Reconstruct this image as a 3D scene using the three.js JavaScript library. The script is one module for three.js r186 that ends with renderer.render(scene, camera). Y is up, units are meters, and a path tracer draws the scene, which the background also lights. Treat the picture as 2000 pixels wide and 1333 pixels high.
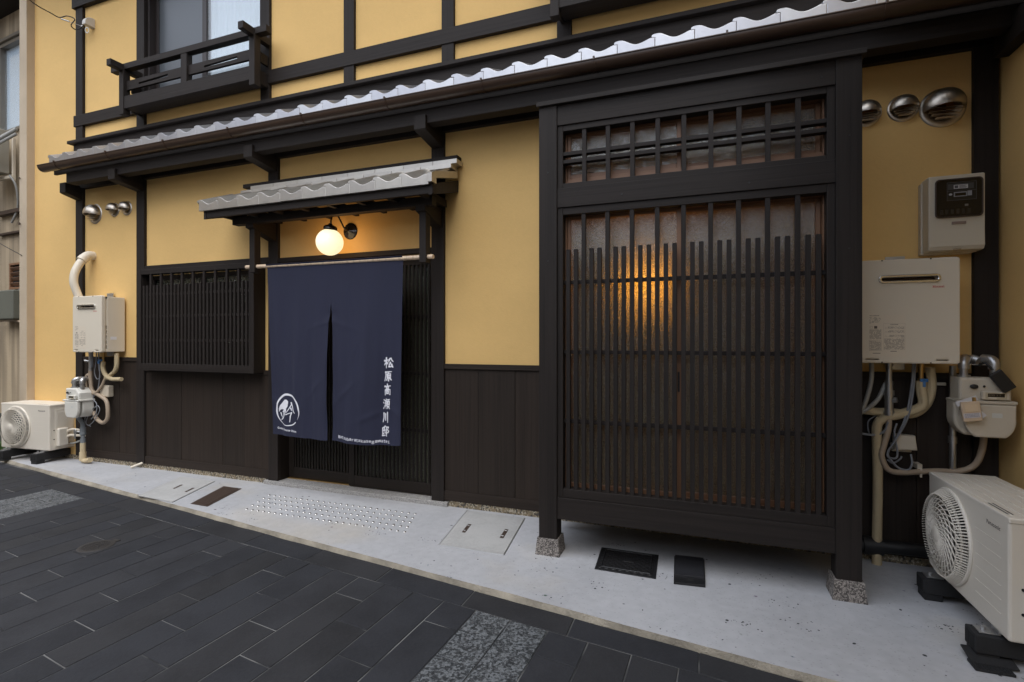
import * as THREE from 'three';
import { RoundedBoxGeometry } from 'three/addons/geometries/RoundedBoxGeometry.js';
import { mergeGeometries } from 'three/addons/utils/BufferGeometryUtils.js';

// ---------------------------------------------------------------- camera, sky, sun, exposure
const scene = new THREE.Scene();
const camera = new THREE.PerspectiveCamera(67.36, 2000 / 1333, 0.05, 400);
camera.position.set(0, 1.365, 3.76);
camera.rotation.y = THREE.MathUtils.degToRad(20.3);          // faces a little to the left of square-on
camera.setViewOffset(2000, 1333, 0, 3.5, 2000, 1333);        // level camera, horizon a touch above the middle
const renderer = new THREE.WebGLRenderer({ antialias: true });
renderer.toneMapping = THREE.LinearToneMapping;
renderer.toneMappingExposure = 1.65;
renderer.shadowMap.enabled = true;

function makeSky() {                                          // an overcast evening sky, brightest overhead
  const W = 128, H = 64, d = new Float32Array(W * H * 4);
  for (let y = 0; y < H; y++) {
    const e = ((y + 0.5) / H - 0.5) * Math.PI, s = Math.sin(e);
    for (let x = 0; x < W; x++) {
      const L = s > 0 ? 0.86 + 0.62 * s : 0.25, i = (y * W + x) * 4;
      d[i] = L * 0.93; d[i + 1] = L * 1.0; d[i + 2] = L * 1.15; d[i + 3] = 1;
    }
  }
  const t = new THREE.DataTexture(d, W, H, THREE.RGBAFormat, THREE.FloatType);
  t.mapping = THREE.EquirectangularReflectionMapping; t.magFilter = THREE.LinearFilter; t.needsUpdate = true;
  return t;
}
scene.background = makeSky();
scene.environment = scene.background;
const sun = new THREE.DirectionalLight(new THREE.Color(1, 0.95, 0.88), 1.25);
sun.position.set(3, 17, 10); sun.target.position.set(-2, 0, 0);
sun.castShadow = true; sun.shadow.radius = 90;
Object.assign(sun.shadow.camera, { left: -12, right: 12, top: 12, bottom: -12, near: 1, far: 60 });
sun.shadow.mapSize.set(2048, 2048);
scene.add(sun, sun.target);

// ---------------------------------------------------------------- helpers
let seed = 7;
const rnd = () => { seed = (seed * 1664525 + 1013904223) >>> 0; return seed / 4294967296; };
const rr = (a, b) => a + (b - a) * rnd();
function hash(x, y, s) { let h = (x * 374761393 + y * 668265263 + s * 1274126177) | 0; h = Math.imul(h ^ (h >>> 13), 1274126177); return ((h ^ (h >>> 16)) >>> 0) / 4294967296; }
function vnoise(x, y, px, py, s) {                             // tiling value noise
  const ix = Math.floor(x), iy = Math.floor(y), fx = x - ix, fy = y - iy, u = fx * fx * (3 - 2 * fx), v = fy * fy * (3 - 2 * fy);
  const m = (a, n) => ((a % n) + n) % n, h = (a, b) => hash(m(a, px), m(b, py), s);
  return (h(ix, iy) * (1 - u) + h(ix + 1, iy) * u) * (1 - v) + (h(ix, iy + 1) * (1 - u) + h(ix + 1, iy + 1) * u) * v;
}
function fbm(u, v, fx, fy, oct, s) { let a = 0, w = 0.5, t = 0; for (let o = 0; o < oct; o++) { a += w * vnoise(u * fx, v * fy, fx, fy, s + o * 17); t += w; w *= 0.55; fx *= 2; fy *= 2; } return a / t; }
const clamp = (x, a = 0, b = 1) => Math.min(b, Math.max(a, x));
const toS = (c) => (c <= 0.0031308 ? c * 12.92 : 1.055 * Math.pow(c, 1 / 2.4) - 0.055);
function tex(w, h, fn, color = true, wrap = true) {            // fn(u, v) -> [r, g, b] linear, or one value
  const d = new Uint8Array(w * h * 4);
  for (let y = 0; y < h; y++) for (let x = 0; x < w; x++) {
    let c = fn((x + 0.5) / w, (y + 0.5) / h); if (!Array.isArray(c)) c = [c, c, c];
    const i = (y * w + x) * 4;
    for (let k = 0; k < 3; k++) d[i + k] = Math.round(255 * clamp(color ? toS(clamp(c[k])) : c[k]));
    d[i + 3] = 255;
  }
  const t = new THREE.DataTexture(d, w, h); t.magFilter = THREE.LinearFilter; t.minFilter = THREE.LinearMipmapLinearFilter; t.generateMipmaps = true;
  if (wrap) t.wrapS = t.wrapT = THREE.RepeatWrapping;
  if (color) t.colorSpace = THREE.SRGBColorSpace;
  t.needsUpdate = true; return t;
}
function canvasTex(w, h, draw) {
  const c = document.createElement('canvas'); c.width = w; c.height = h; const g = c.getContext('2d'); draw(g, w, h);
  const t = new THREE.CanvasTexture(c); t.colorSpace = THREE.SRGBColorSpace; t.anisotropy = 8; return t;
}
const rep = (t, x, y) => { const c = t.clone(); c.repeat.set(x, y); c.needsUpdate = true; return c; };
const origin = new Map();                                     // world base of each thing, shared by its parts
const names = new Map();
function numbered(n) { const k = names.get(n) || 0; names.set(n, k + 1); return k ? n + '_' + String(k).padStart(3, '0') : n; }
function tag(o, label, category, group, kind) { Object.assign(o.userData, { label, category }); if (group) o.userData.group = group; if (kind) o.userData.kind = kind; return o; }
function thing(name, label, category, at = [0, 0, 0], group, kind) {
  const o = new THREE.Group(); o.name = numbered(name); o.position.set(...at); scene.add(o); origin.set(o, at);
  return tag(o, label, category, group, kind);
}
function part(name, geo, mat, parent, pos) {                   // geometry in world metres, or local with pos
  const o = new THREE.Mesh(geo, mat), at = origin.get(parent); o.name = name; o.castShadow = o.receiveShadow = true;
  if (pos) o.position.set(pos[0] - at[0], pos[1] - at[1], pos[2] - at[2]);
  else geo.translate(-at[0], -at[1], -at[2]);
  origin.set(o, pos ? pos : at); parent.add(o); return o;
}
function sub(name, parent) { const o = new THREE.Group(); o.name = name; parent.add(o); origin.set(o, origin.get(parent)); return o; }
function boxUV(g, grain = 'y', off = true) {                   // metres; v runs along the grain
  if (g.index) g = g.toNonIndexed();
  const p = g.attributes.position, n = g.attributes.normal, uv = new Float32Array(p.count * 2), ou = off ? rnd() * 3 : 0, ov = off ? rnd() * 3 : 0;
  for (let i = 0; i < p.count; i++) {
    const a = [Math.abs(n.getX(i)), Math.abs(n.getY(i)), Math.abs(n.getZ(i))], q = [p.getX(i), p.getY(i), p.getZ(i)];
    const k = a[0] >= a[1] && a[0] >= a[2] ? 0 : a[1] >= a[2] ? 1 : 2;
    let r = [0, 1, 2].filter((j) => j !== k); const gi = 'xyz'.indexOf(grain);
    if (r[0] === gi) r = [r[1], r[0]];
    uv[2 * i] = q[r[0]] + ou; uv[2 * i + 1] = q[r[1]] + ov;
  }
  g.setAttribute('uv', new THREE.BufferAttribute(uv, 2)); return g;
}
function B(x0, x1, y0, y1, z0, z1, r = 0.003) {                // a timber or block between two corners, edges eased
  const w = x1 - x0, h = y1 - y0, d = z1 - z0, e = Math.min(r, w * 0.3, h * 0.3, d * 0.3);
  const g = e > 0 ? new RoundedBoxGeometry(w, h, d, 1, e) : new THREE.BoxGeometry(w, h, d);
  g.translate((x0 + x1) / 2, (y0 + y1) / 2, (z0 + z1) / 2);
  return boxUV(g, w > h && w > d ? 'x' : d > h ? 'z' : 'y');
}
const M = (...g) => mergeGeometries(g.flat().map((q) => { q = q.index ? q.toNonIndexed() : q; for (const k of Object.keys(q.attributes)) if (!['position', 'normal', 'uv'].includes(k)) q.deleteAttribute(k); return q; }));
function tube(pts, r, seg = 0, rad = 10, closed = false) {
  const c = new THREE.CatmullRomCurve3(pts.map((p) => new THREE.Vector3(...p)), closed, 'catmullrom', 0.5);
  const g = boxUV(new THREE.TubeGeometry(c, seg || pts.length * 8, r, rad, closed)); 
  if (closed) return g;
  const caps = [0, 1].map((t) => { const q = new THREE.CircleGeometry(r, rad), d = c.getTangent(t); if (!t) d.negate(); q.applyQuaternion(new THREE.Quaternion().setFromUnitVectors(new THREE.Vector3(0, 0, 1), d)); const p = c.getPoint(t); q.translate(p.x, p.y, p.z); return boxUV(q); });
  return M(g, caps);
}
function cyl(p, q, r, r2 = r, rad = 20) {                      // cylinder from p to q
  const a = new THREE.Vector3(...p), b = new THREE.Vector3(...q), d = b.clone().sub(a), g = new THREE.CylinderGeometry(r2, r, d.length(), rad);
  g.applyQuaternion(new THREE.Quaternion().setFromUnitVectors(new THREE.Vector3(0, 1, 0), d.normalize())); g.translate((a.x + b.x) / 2, (a.y + b.y) / 2, (a.z + b.z) / 2);
  return boxUV(g);
}
function poly(pts) { const s = new THREE.Shape(); pts.forEach((p, i) => (i ? s.lineTo(...p) : s.moveTo(...p))); s.closePath(); return s; }
function ext(shape, depth, bevel = 0, seg = 8) { return new THREE.ExtrudeGeometry(shape, { depth: depth - 2 * bevel, bevelEnabled: bevel > 0, bevelThickness: bevel, bevelSize: bevel, bevelOffset: -bevel, bevelSegments: 2, curveSegments: seg }).translate(0, 0, bevel); }
function rrect(w, h, r, x = 0, y = 0, cls = THREE.Shape) { const s = new cls(), a = x - w / 2, b = y - h / 2; s.moveTo(a + r, b); s.lineTo(a + w - r, b); s.absarc(a + w - r, b + r, r, -Math.PI / 2, 0); s.lineTo(a + w, b + h - r); s.absarc(a + w - r, b + h - r, r, 0, Math.PI / 2); s.lineTo(a + r, b + h); s.absarc(a + r, b + h - r, r, Math.PI / 2, Math.PI); s.lineTo(a, b + r); s.absarc(a + r, b + r, r, Math.PI, Math.PI * 1.5); return s; }
function alongX(shape, x0, x1, bevel = 0) { return ext(shape, x1 - x0, bevel).rotateY(Math.PI / 2).translate(x0, 0, 0); }   // shape drawn with (-z, y)

// ---------------------------------------------------------------- materials
const std = (o) => new THREE.MeshStandardMaterial(o), phy = (o) => new THREE.MeshPhysicalMaterial(o);
const lin = (r, g, b) => new THREE.Color().setRGB(r, g, b);
const tPlaster = tex(512, 512, (u, v) => { const m = 0.93 + 0.14 * (fbm(u, v, 3, 3, 4, 1) - 0.5) + 0.03 * (fbm(u, v, 90, 90, 2, 5) - 0.5) + 0.05 * (fbm(u, v, 2, 12, 3, 6) - 0.5); return [0.78 * m, 0.512 * m, 0.197 * m]; });
const tPlasterB = tex(512, 512, (u, v) => 0.5 + 0.5 * (fbm(u, v, 110, 110, 2, 9) - 0.5) + 0.5 * (fbm(u, v, 24, 24, 2, 3) - 0.5), false);
const plaster = std({ map: rep(tPlaster, 0.55, 0.55), bumpMap: rep(tPlasterB, 1.2, 1.2), bumpScale: 0.0012, roughness: 0.95 });
const cream = std({ color: lin(0.5, 0.41, 0.3), map: rep(tex(256, 256, (u, v) => 0.75 + 0.4 * fbm(u, v, 4, 4, 5, 31)), 0.5, 0.5), bumpMap: rep(tPlasterB, 1.5, 1.5), bumpScale: 0.003, roughness: 0.95 });
const paleWall = std({ color: lin(0.72, 0.70, 0.64), roughness: 0.95, bumpMap: rep(tPlasterB, 1.5, 1.5), bumpScale: 0.003 });
const stained = std({ map: rep(tex(512, 512, (u, v) => { const s = clamp(0.35 + 0.9 * fbm(u, v, 22, 2, 4, 77) * fbm(u, v, 5, 3, 3, 12) * 2); return [0.47 * s, 0.375 * s, 0.255 * s]; }), 0.6, 0.25), bumpMap: rep(tPlasterB, 1.5, 1.5), bumpScale: 0.003, roughness: 0.95 });
const grainAt = (u, v) => { const w = u + 0.035 * (fbm(u, v, 3, 2, 3, 41) - 0.5); return 0.62 * fbm(w, v, 70, 3, 3, 21) + 0.38 * fbm(w, v, 14, 2, 3, 33); };
const tGrain = tex(512, 512, (u, v) => { const g = 0.62 + 0.95 * (grainAt(u, v) - 0.22); return g; });
const tGrainB = tex(512, 512, (u, v) => grainAt(u, v), false);
const wood = (r, g, b, rough = 0.65, bump = 0.0012) => phy({ specularIntensity: 0.55, color: lin(r, g, b), map: rep(tGrain, 1.6, 0.5), bumpMap: rep(tGrainB, 1.6, 0.5), bumpScale: bump, roughness: rough });
const darkWood = wood(0.022, 0.0172, 0.015), slatWood = wood(0.022, 0.0172, 0.0152), beamWood = wood(0.0212, 0.0162, 0.014);
const boardWood = [wood(0.029, 0.0205, 0.0155, 0.65, 0.002), wood(0.0265, 0.019, 0.0145, 0.65, 0.002), wood(0.0315, 0.022, 0.0165, 0.65, 0.002)];
const doorWood = wood(0.0165, 0.012, 0.0092, 0.55), soffitWood = wood(0.016, 0.012, 0.010, 0.7);
const paleWood = std({ color: lin(0.80, 0.62, 0.44), map: rep(tGrain, 4, 1), roughness: 0.6 });
const tTile = tex(256, 256, (u, v) => 0.88 + 0.2 * fbm(u, v, 5, 5, 6, 51));
const tileMat = (c) => std({ color: lin(...c), map: rep(tTile, 4, 4), roughness: 0.36, metalness: 0.85 });
const tileMats = [[0.46, 0.46, 0.475], [0.42, 0.42, 0.44], [0.49, 0.49, 0.50]].map(tileMat);
const canopyTileMats = [[0.58, 0.55, 0.50], [0.54, 0.51, 0.465], [0.61, 0.58, 0.525]].map(tileMat);
const gutterMat = std({ color: lin(0.06, 0.035, 0.023), roughness: 0.35 });
const bronze = std({ color: lin(0.22, 0.115, 0.062), roughness: 0.45, metalness: 0.1 });
const darkFrame = std({ color: lin(0.035, 0.028, 0.027), roughness: 0.4, metalness: 0.2 });
const tPebble = tex(512, 512, (u, v) => { const gx = u * 512, gy = v * 512; const c = cell(u, v, 60, 3); const t = c.id, k = 0.55 + 0.9 * t; const e = clamp(c.edge * 5); const base = t > 0.75 ? [0.52, 0.46, 0.35] : t > 0.45 ? [0.29, 0.235, 0.15] : t > 0.2 ? [0.10, 0.09, 0.075] : [0.36, 0.28, 0.17]; return base.map((b) => b * (0.35 + 0.65 * e) * (0.8 + 0.4 * k * 0.5)); });
function cell(u, v, n, s) {                                    // Voronoi cell: id and distance to its edge
  const x = u * n, y = v * n, ix = Math.floor(x), iy = Math.floor(y); let d1 = 9, d2 = 9, id = 0; const m = (a) => ((a % n) + n) % n;
  for (let j = -1; j <= 1; j++) for (let i = -1; i <= 1; i++) { const cx = ix + i, cy = iy + j, px = cx + hash(m(cx), m(cy), s), py = cy + hash(m(cx), m(cy), s + 9), d = Math.hypot(px - x, py - y); if (d < d1) { d2 = d1; d1 = d; id = hash(m(cx), m(cy), s + 5); } else if (d < d2) d2 = d; }
  return { id, edge: d2 - d1 };
}
const tPebbleB = tex(512, 512, (u, v) => clamp(cell(u, v, 60, 3).edge * 1.4), false);
const pebble = std({ map: rep(tPebble, 1.6, 1.6), bumpMap: rep(tPebbleB, 1.6, 1.6), bumpScale: 0.006, roughness: 0.75 });
const granite = (a, b, n, s, sc, f = 1) => std({ map: rep(tex(512, 512, (u, v) => { const c = cell(u, v, n, s), d = cell(u, v, n * 2, s + 3), k = clamp((c.id * 0.6 + d.id * 0.4 - 0.3) * 2.1); return [0, 1, 2].map((i) => (a[i] + (b[i] - a[i]) * k) * f); }), sc, sc), roughness: 0.6 });
const baseGranite = granite([0.055, 0.048, 0.044], [0.37, 0.335, 0.305], 76, 11, 2);
const stepGranite = granite([0.20, 0.195, 0.19], [0.50, 0.485, 0.46], 110, 13, 2);
const roadGranite = granite([0.018, 0.02, 0.023], [0.16, 0.172, 0.18], 44, 15, 2.2);
const tStone = tex(512, 512, (u, v) => 0.52 + 0.75 * fbm(u, v, 4, 4, 6, 61) + 0.2 * (fbm(u, v, 120, 120, 2, 64) - 0.5));
const tStoneB = tex(512, 512, (u, v) => 0.6 * fbm(u, v, 80, 80, 2, 67) + 0.4 * fbm(u, v, 9, 9, 3, 68), false);
const stoneMats = [[0.0300, 0.0312, 0.0358], [0.0328, 0.0338, 0.0385], [0.0280, 0.0292, 0.0338], [0.0305, 0.0308, 0.0335], [0.0292, 0.0306, 0.0355], [0.0318, 0.0326, 0.0366]].map((c) => phy({ specularIntensity: 0.5, color: lin(...c), map: rep(tStone, 0.9, 0.9), bumpMap: rep(tStoneB, 1.5, 1.5), bumpScale: 0.0012, roughness: 0.8 }));
const grout = std({ map: rep(tex(512, 512, (u, v) => { const k = clamp((fbm(u, v, 7, 7, 5, 71) - 0.38) * 3); return [0.016 + 0.15 * k, 0.0165 + 0.148 * k, 0.0175 + 0.14 * k]; }), 0.45, 0.45), roughness: 0.95 });
const mortar = std({ map: rep(tex(512, 128, (u, v) => { const k = 0.55 + 0.9 * fbm(u, v, 24, 6, 5, 81); return [0.33 * k, 0.295 * k, 0.235 * k]; }), 0.5, 2), bumpMap: rep(tStoneB, 3, 3), bumpScale: 0.006, roughness: 0.95 });
const CX0 = -8.4, CZ0 = -0.2, CW = 10.4, CD = 2.0;             // the pavement texture covers this patch once
const tConcrete = canvasTex(2048, 512, (g, w, h) => {
  const im = g.createImageData(w, h);
  for (let y = 0; y < h; y++) for (let x = 0; x < w; x++) {
    const u = x / w, v = y / h, i = (y * w + x) * 4;
    let k = 0.80 + 0.26 * fbm(u, v, 10, 3, 6, 91) + 0.13 * (fbm(u, v, 300, 60, 2, 95) - 0.5) + 0.16 * (fbm(u, v, 40, 3, 3, 97) - 0.5);
    const sand = clamp((fbm(u, v, 14, 4, 5, 99) - 0.56) * 4), sp = hash(x, y, 4) > 0.985 ? 0.72 : 1; k *= sp;
    im.data[i] = 255 * toS((0.43 + 0.02 * sand) * k); im.data[i + 1] = 255 * toS((0.433 - 0.005 * sand) * k); im.data[i + 2] = 255 * toS((0.447 - 0.05 * sand) * k); im.data[i + 3] = 255;
  }
  g.putImageData(im, 0, 0);
  const P = w / CW; let s = 5; const q = () => { s = (s * 1103515245 + 12345) & 0x7fffffff; return s / 0x7fffffff; };
  const pit = (mx, mz, r, a) => { g.fillStyle = `rgba(${40 + 30 * q()},${42 + 34 * q()},${44 + 36 * q()},${a})`; g.beginPath(); g.ellipse((mx - CX0) * P, (mz - CZ0) * h / CD, r * P, r * h / CD * (0.5 + 0.5 * q()), q() * 3, 0, 7); g.fill(); };
  for (let i = 0; i < 120; i++) pit(CX0 + q() * CW, CZ0 + 0.25 + q() * 1.7, 0.003 + 0.010 * q() * q(), 0.6 + 0.4 * q());
  for (let c = 0; c < 0; c++) { const mx = -5 + q() * 7, mz = 0.3 + q() * 1.1, n = 6 + q() * 14; for (let i = 0; i < n; i++) pit(mx + (q() - 0.5) * 0.16, mz + (q() - 0.5) * 0.1, 0.0026 + 0.0045 * q() * q(), 0.7 + 0.3 * q()); }
});
const concrete = std({ map: tConcrete, bumpMap: rep(tStoneB, 3, 1), bumpScale: 0.0015, roughness: 0.85 });
const concretePlain = std({ color: lin(0.415, 0.412, 0.40), map: rep(tex(256, 256, (u, v) => 0.8 + 0.3 * fbm(u, v, 5, 5, 5, 101) + 0.15 * (fbm(u, v, 60, 60, 2, 104) - 0.5)), 1.2, 1.2), bumpMap: rep(tStoneB, 3, 3), bumpScale: 0.0015, roughness: 0.85 });
const steel = std({ color: lin(0.72, 0.71, 0.68), roughness: 0.26, metalness: 1 });
const zinc = std({ color: lin(0.5, 0.5, 0.5), roughness: 0.38, metalness: 0.9, map: rep(tTile, 6, 6) });
const greyPipe = std({ color: lin(0.19, 0.21, 0.225), roughness: 0.5 });
const brass = std({ color: lin(0.55, 0.36, 0.14), roughness: 0.32, metalness: 0.9 });
const black = std({ color: lin(0.012, 0.012, 0.013), roughness: 0.5 });
const rubber = std({ color: lin(0.016, 0.016, 0.017), roughness: 0.75, bumpMap: rep(tPlasterB, 6, 6), bumpScale: 0.002 });
const darkHole = std({ color: lin(0.008, 0.008, 0.008), roughness: 0.9 });
const ivory = std({ color: lin(0.69, 0.625, 0.515), roughness: 0.42 });
const ivorySide = std({ color: lin(0.60, 0.53, 0.42), roughness: 0.5 });
const acIvory = std({ color: lin(0.68, 0.63, 0.545), roughness: 0.4 });
const meterGrey = std({ color: lin(0.66, 0.645, 0.59), roughness: 0.5, bumpMap: rep(tPlasterB, 4, 4), bumpScale: 0.0008 });
const meterCream = std({ color: lin(0.58, 0.52, 0.42), roughness: 0.5, bumpMap: rep(tPlasterB, 4, 4), bumpScale: 0.0008 });
const wrap = std({ color: lin(0.58, 0.47, 0.29), roughness: 0.6, bumpMap: rep(tPlasterB, 5, 5), bumpScale: 0.003 });
const hose = std({ color: lin(0.40, 0.315, 0.23), roughness: 0.5 });
const cableGrey = std({ color: lin(0.22, 0.23, 0.25), roughness: 0.5 });
const hoseGrey = std({ color: lin(0.33, 0.33, 0.31), roughness: 0.5 });
const blueTap = std({ color: lin(0.05, 0.17, 0.40), roughness: 0.4 });
const iron = std({ color: lin(0.075, 0.05, 0.038), roughness: 0.6, metalness: 0.35, map: rep(tTile, 5, 5) });
const darkIron = std({ color: lin(0.032, 0.029, 0.027), roughness: 0.6, metalness: 0.2 });
const tRain = tex(512, 512, (u, v) => { const c = cell(u, v, 44, 23); return clamp(0.25 + c.edge * 0.9) * 0.75 + 0.25 * fbm(u, v, 30, 30, 2, 27); }, false);
const frosted = phy({ color: lin(0.64, 0.68, 0.52), transmission: 0.93, thickness: 0.005, ior: 1.9, roughness: 0.2, bumpMap: rep(tRain, 2.6, 2.6), bumpScale: 0.0022 });
const clearGlass = phy({ color: lin(0.9, 0.93, 0.95), transmission: 0.95, thickness: 0, roughness: 0.08 });

// ---------------------------------------------------------------- setting: ground, street paving, concrete strip
const Zb = (x) => 1.4878 + 0.1255 * x, Ze = (x) => 1.337 + 0.1378 * x;   // inner border line of the paving; outer edge of the concrete
{
  const ground = new THREE.Mesh(boxUV(new THREE.PlaneGeometry(300, 300).rotateX(-Math.PI / 2).translate(0, -0.075, 0)), grout); ground.name = 'ground'; ground.receiveShadow = true; scene.add(ground);
  tag(ground, 'dark ground beneath and beyond the street paving', 'ground', null, 'structure');
}
const street = thing('street', 'narrow street paved with long dark grey stone slabs and granite bands', 'street', [0, -0.03, 1.5], null, 'structure');
{
  const inFrame = (x, z) => { const T = 20.3 * Math.PI / 180, c = Math.cos(T), s = Math.sin(T), d = 3.76 - z, t = d * c - x * s; if (t < 0.25) return false; const px = 1000 + 1000 * (x * c + d * s) / t, py = 663 + 1000 * 1.395 / t; return px > -160 && px < 2160 && py < 1560; };
  const bed = (x0, x1) => { const g = new THREE.BufferGeometry(); g.setAttribute('position', new THREE.Float32BufferAttribute([x0, -0.0335, Zb(x0) - 0.25, x0, -0.0335, 6.5, x1, -0.0335, 6.5, x0, -0.0335, Zb(x0) - 0.25, x1, -0.0335, 6.5, x1, -0.0335, Zb(x1) - 0.25], 3)); g.computeVertexNormals(); return boxUV(g, 'z', false); };
  part('joint_bed', bed(-13, 7), grout, street);
  function slab(c, h, e = 0.0028, b = 0.003) {                 // four corners [x, z] (anticlockwise from above), eased edges
    const cx = (c[0][0] + c[2][0]) / 2, cz = (c[0][1] + c[2][1]) / 2, ins = (k) => c.map(([x, z]) => { const dx = x - cx, dz = z - cz; return [x - Math.sign(dx) * k, z - Math.sign(dz) * k]; });
    const t = [rr(-1, 1) * 0.0007, rr(-1, 1) * 0.0007, rr(-1, 1) * 0.0007], y = ([x, z], dy) => h + t[0] + t[1] * (x - cx) * 4 + t[2] * (z - cz) * 3 + dy;
    const lo = ins(e), up = ins(e + b), v = [], quad = (a, b2, c2, d) => v.push(...a, ...b2, ...c2, ...a, ...c2, ...d), P3 = (p, dy) => [p[0], y(p, dy), p[1]];
    quad(P3(up[0], 0), P3(up[1], 0), P3(up[2], 0), P3(up[3], 0));
    for (let i = 0; i < 4; i++) { const j = (i + 1) % 4; quad(P3(lo[i], -b), P3(lo[j], -b), P3(up[j], 0), P3(up[i], 0)); quad(P3(lo[i], -0.03), P3(lo[j], -0.03), P3(lo[j], -b), P3(lo[i], -b)); }
    const g = new THREE.BufferGeometry(); g.setAttribute('position', new THREE.Float32BufferAttribute(v, 3)); g.computeVertexNormals(); return boxUV(g, 'z');
  }
  const rest = [], restGranite = [];
  const put = (corners, mat) => { const cx = (corners[0][0] + corners[2][0]) / 2, cz = (corners[0][1] + corners[2][1]) / 2, g = slab(corners, -0.03); if (inFrame(cx, cz)) part('paving_stone', g, mat, street); else (mat === roadGranite ? restGranite : rest).push(g); };
  const xk = (k, z) => -3.714 + 0.2005 * k - 0.04 * (z - 1.85);
  for (let k = -42; k < 38; k++) {
    const gran = (k >= 13 && k <= 14) || (k >= -10 && k <= -8), o = ((((k + 1) % 3) + 3) % 3) * 0.2017, cuts = [0];
    for (let z = o > 0.05 ? o : 0.605; z < 4.6; z += 0.605) cuts.push(z);
    for (let i = 0; i + 1 < cuts.length; i++) {
      const p = (kk, d) => { const z = Zb(xk(kk, 1.6)) + d; return [xk(kk, z), Zb(xk(kk, z)) + d]; };
      const c = [p(k, cuts[i]), p(k, cuts[i + 1]), p(k + 1, cuts[i + 1]), p(k + 1, cuts[i])];
      if (c[1][1] < 0.2) continue;
      put(c, gran ? roadGranite : stoneMats[Math.floor(rnd() * 6)]);
    }
  }
  for (let n = -12; n < 14; n++) { const x0 = -3.519 + 0.585 * n, x1 = x0 + 0.585; put([[x0, Zb(x0) - 0.21], [x0, Zb(x0)], [x1, Zb(x1)], [x1, Zb(x1) - 0.21]], stoneMats[3 - (Math.abs(n) % 2)]); }
  for (const [list, m] of [[rest, stoneMats[0]], [restGranite, roadGranite]]) { const o = part('paving_stones', M(list), m, street); o.userData.kind = 'stuff'; }
}
const apron = thing('concrete_strip', 'pale grey concrete strip between the house front and the street', 'pavement', [-3, 0, 0.6], null, 'structure');
{
  const x0 = -8.3, x1 = 5, g = new THREE.BufferGeometry(), N = 200, v = [], e = [];
  const wob = (x) => 0.02 * (fbm((x + 9) / 16, 0.3, 40, 4, 3, 7) - 0.5);
  for (let i = 0; i < N; i++) {
    const a = x0 + (x1 - x0) * i / N, b = x0 + (x1 - x0) * (i + 1) / N, za = Ze(a) - 0.014 + wob(a), zb = Ze(b) - 0.014 + wob(b);
    v.push(a, 0, -0.6, a, 0, za, b, 0, zb, a, 0, -0.6, b, 0, zb, b, 0, -0.6);
    const w = (x) => Ze(x) + 0.02 * (fbm((x + 9) / 16, 0.7, 64, 4, 3, 3) - 0.5);
    e.push(a, 0, za, a, -0.027, w(a), b, -0.027, w(b), a, 0, za, b, -0.027, w(b), b, 0, zb, a, -0.027, w(a), a, -0.06, w(a), b, -0.06, w(b), a, -0.027, w(a), b, -0.06, w(b), b, -0.027, w(b));
  }
  g.setAttribute('position', new THREE.Float32BufferAttribute(v, 3)); g.computeVertexNormals();
  const uv = []; for (let i = 0; i < v.length; i += 3) uv.push((v[i] - CX0) / CW, 1 - (v[i + 2] - CZ0) / CD); g.setAttribute('uv', new THREE.Float32BufferAttribute(uv, 2));
  tConcrete.wrapS = tConcrete.wrapT = THREE.RepeatWrapping;
  part('slab', g, concrete, apron);
  const ge = new THREE.BufferGeometry(); ge.setAttribute('position', new THREE.Float32BufferAttribute(e, 3)); ge.computeVertexNormals(); part('mortar_edge', boxUV(ge, 'x', false), mortar, apron);
  const pits = [], pit = (x, z, r) => { if (z < 0.1 || z > Ze(x) - 0.04) return; const g = new THREE.CircleGeometry(r, 7).scale(1, 0.5 + 0.5 * rnd(), 1).rotateZ(rr(0, 3)).rotateX(-Math.PI / 2).translate(x, 0.0006, z); pits.push(boxUV(g)); };
  for (let i = 0; i < 150; i++) { const a = rnd(), b = rnd(), c = rnd(); pit(-6.5 + a * 8, 0.15 + b * 1.25, 0.003 + 0.007 * c * c); }
  for (let c = 0; c < 46; c++) { const mx = -4.5 + rnd() * 6.2, mz = 0.3 + rnd() * 1.0, n = 5 + rnd() * 11; for (let i = 0; i < n; i++) { const a = rnd() + rnd() - 1, b = rnd() + rnd() - 1, q = rnd(); pit(mx + a * 0.11, mz + b * 0.06, 0.0025 + 0.004 * q * q); } }
  part('surface_pits', M(pits), std({ color: lin(0.035, 0.037, 0.04), roughness: 0.9 }), apron).userData.kind = 'stuff';
  const dome = new THREE.SphereGeometry(0.0125, 12, 6, 0, Math.PI * 2, 0, Math.PI / 2).scale(1, 0.62, 1);
  for (let r = 0; r < 5; r++) for (let c = 0; c < 26; c++) {
    if (r === 3 && c === 4) continue;
    part('stud', dome, steel, apron, [-3.545 + 0.031 * r + 0.058 * c, 0.0006, 0.300 + 0.0875 * r - 0.0009 * c]);
  }
}

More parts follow.
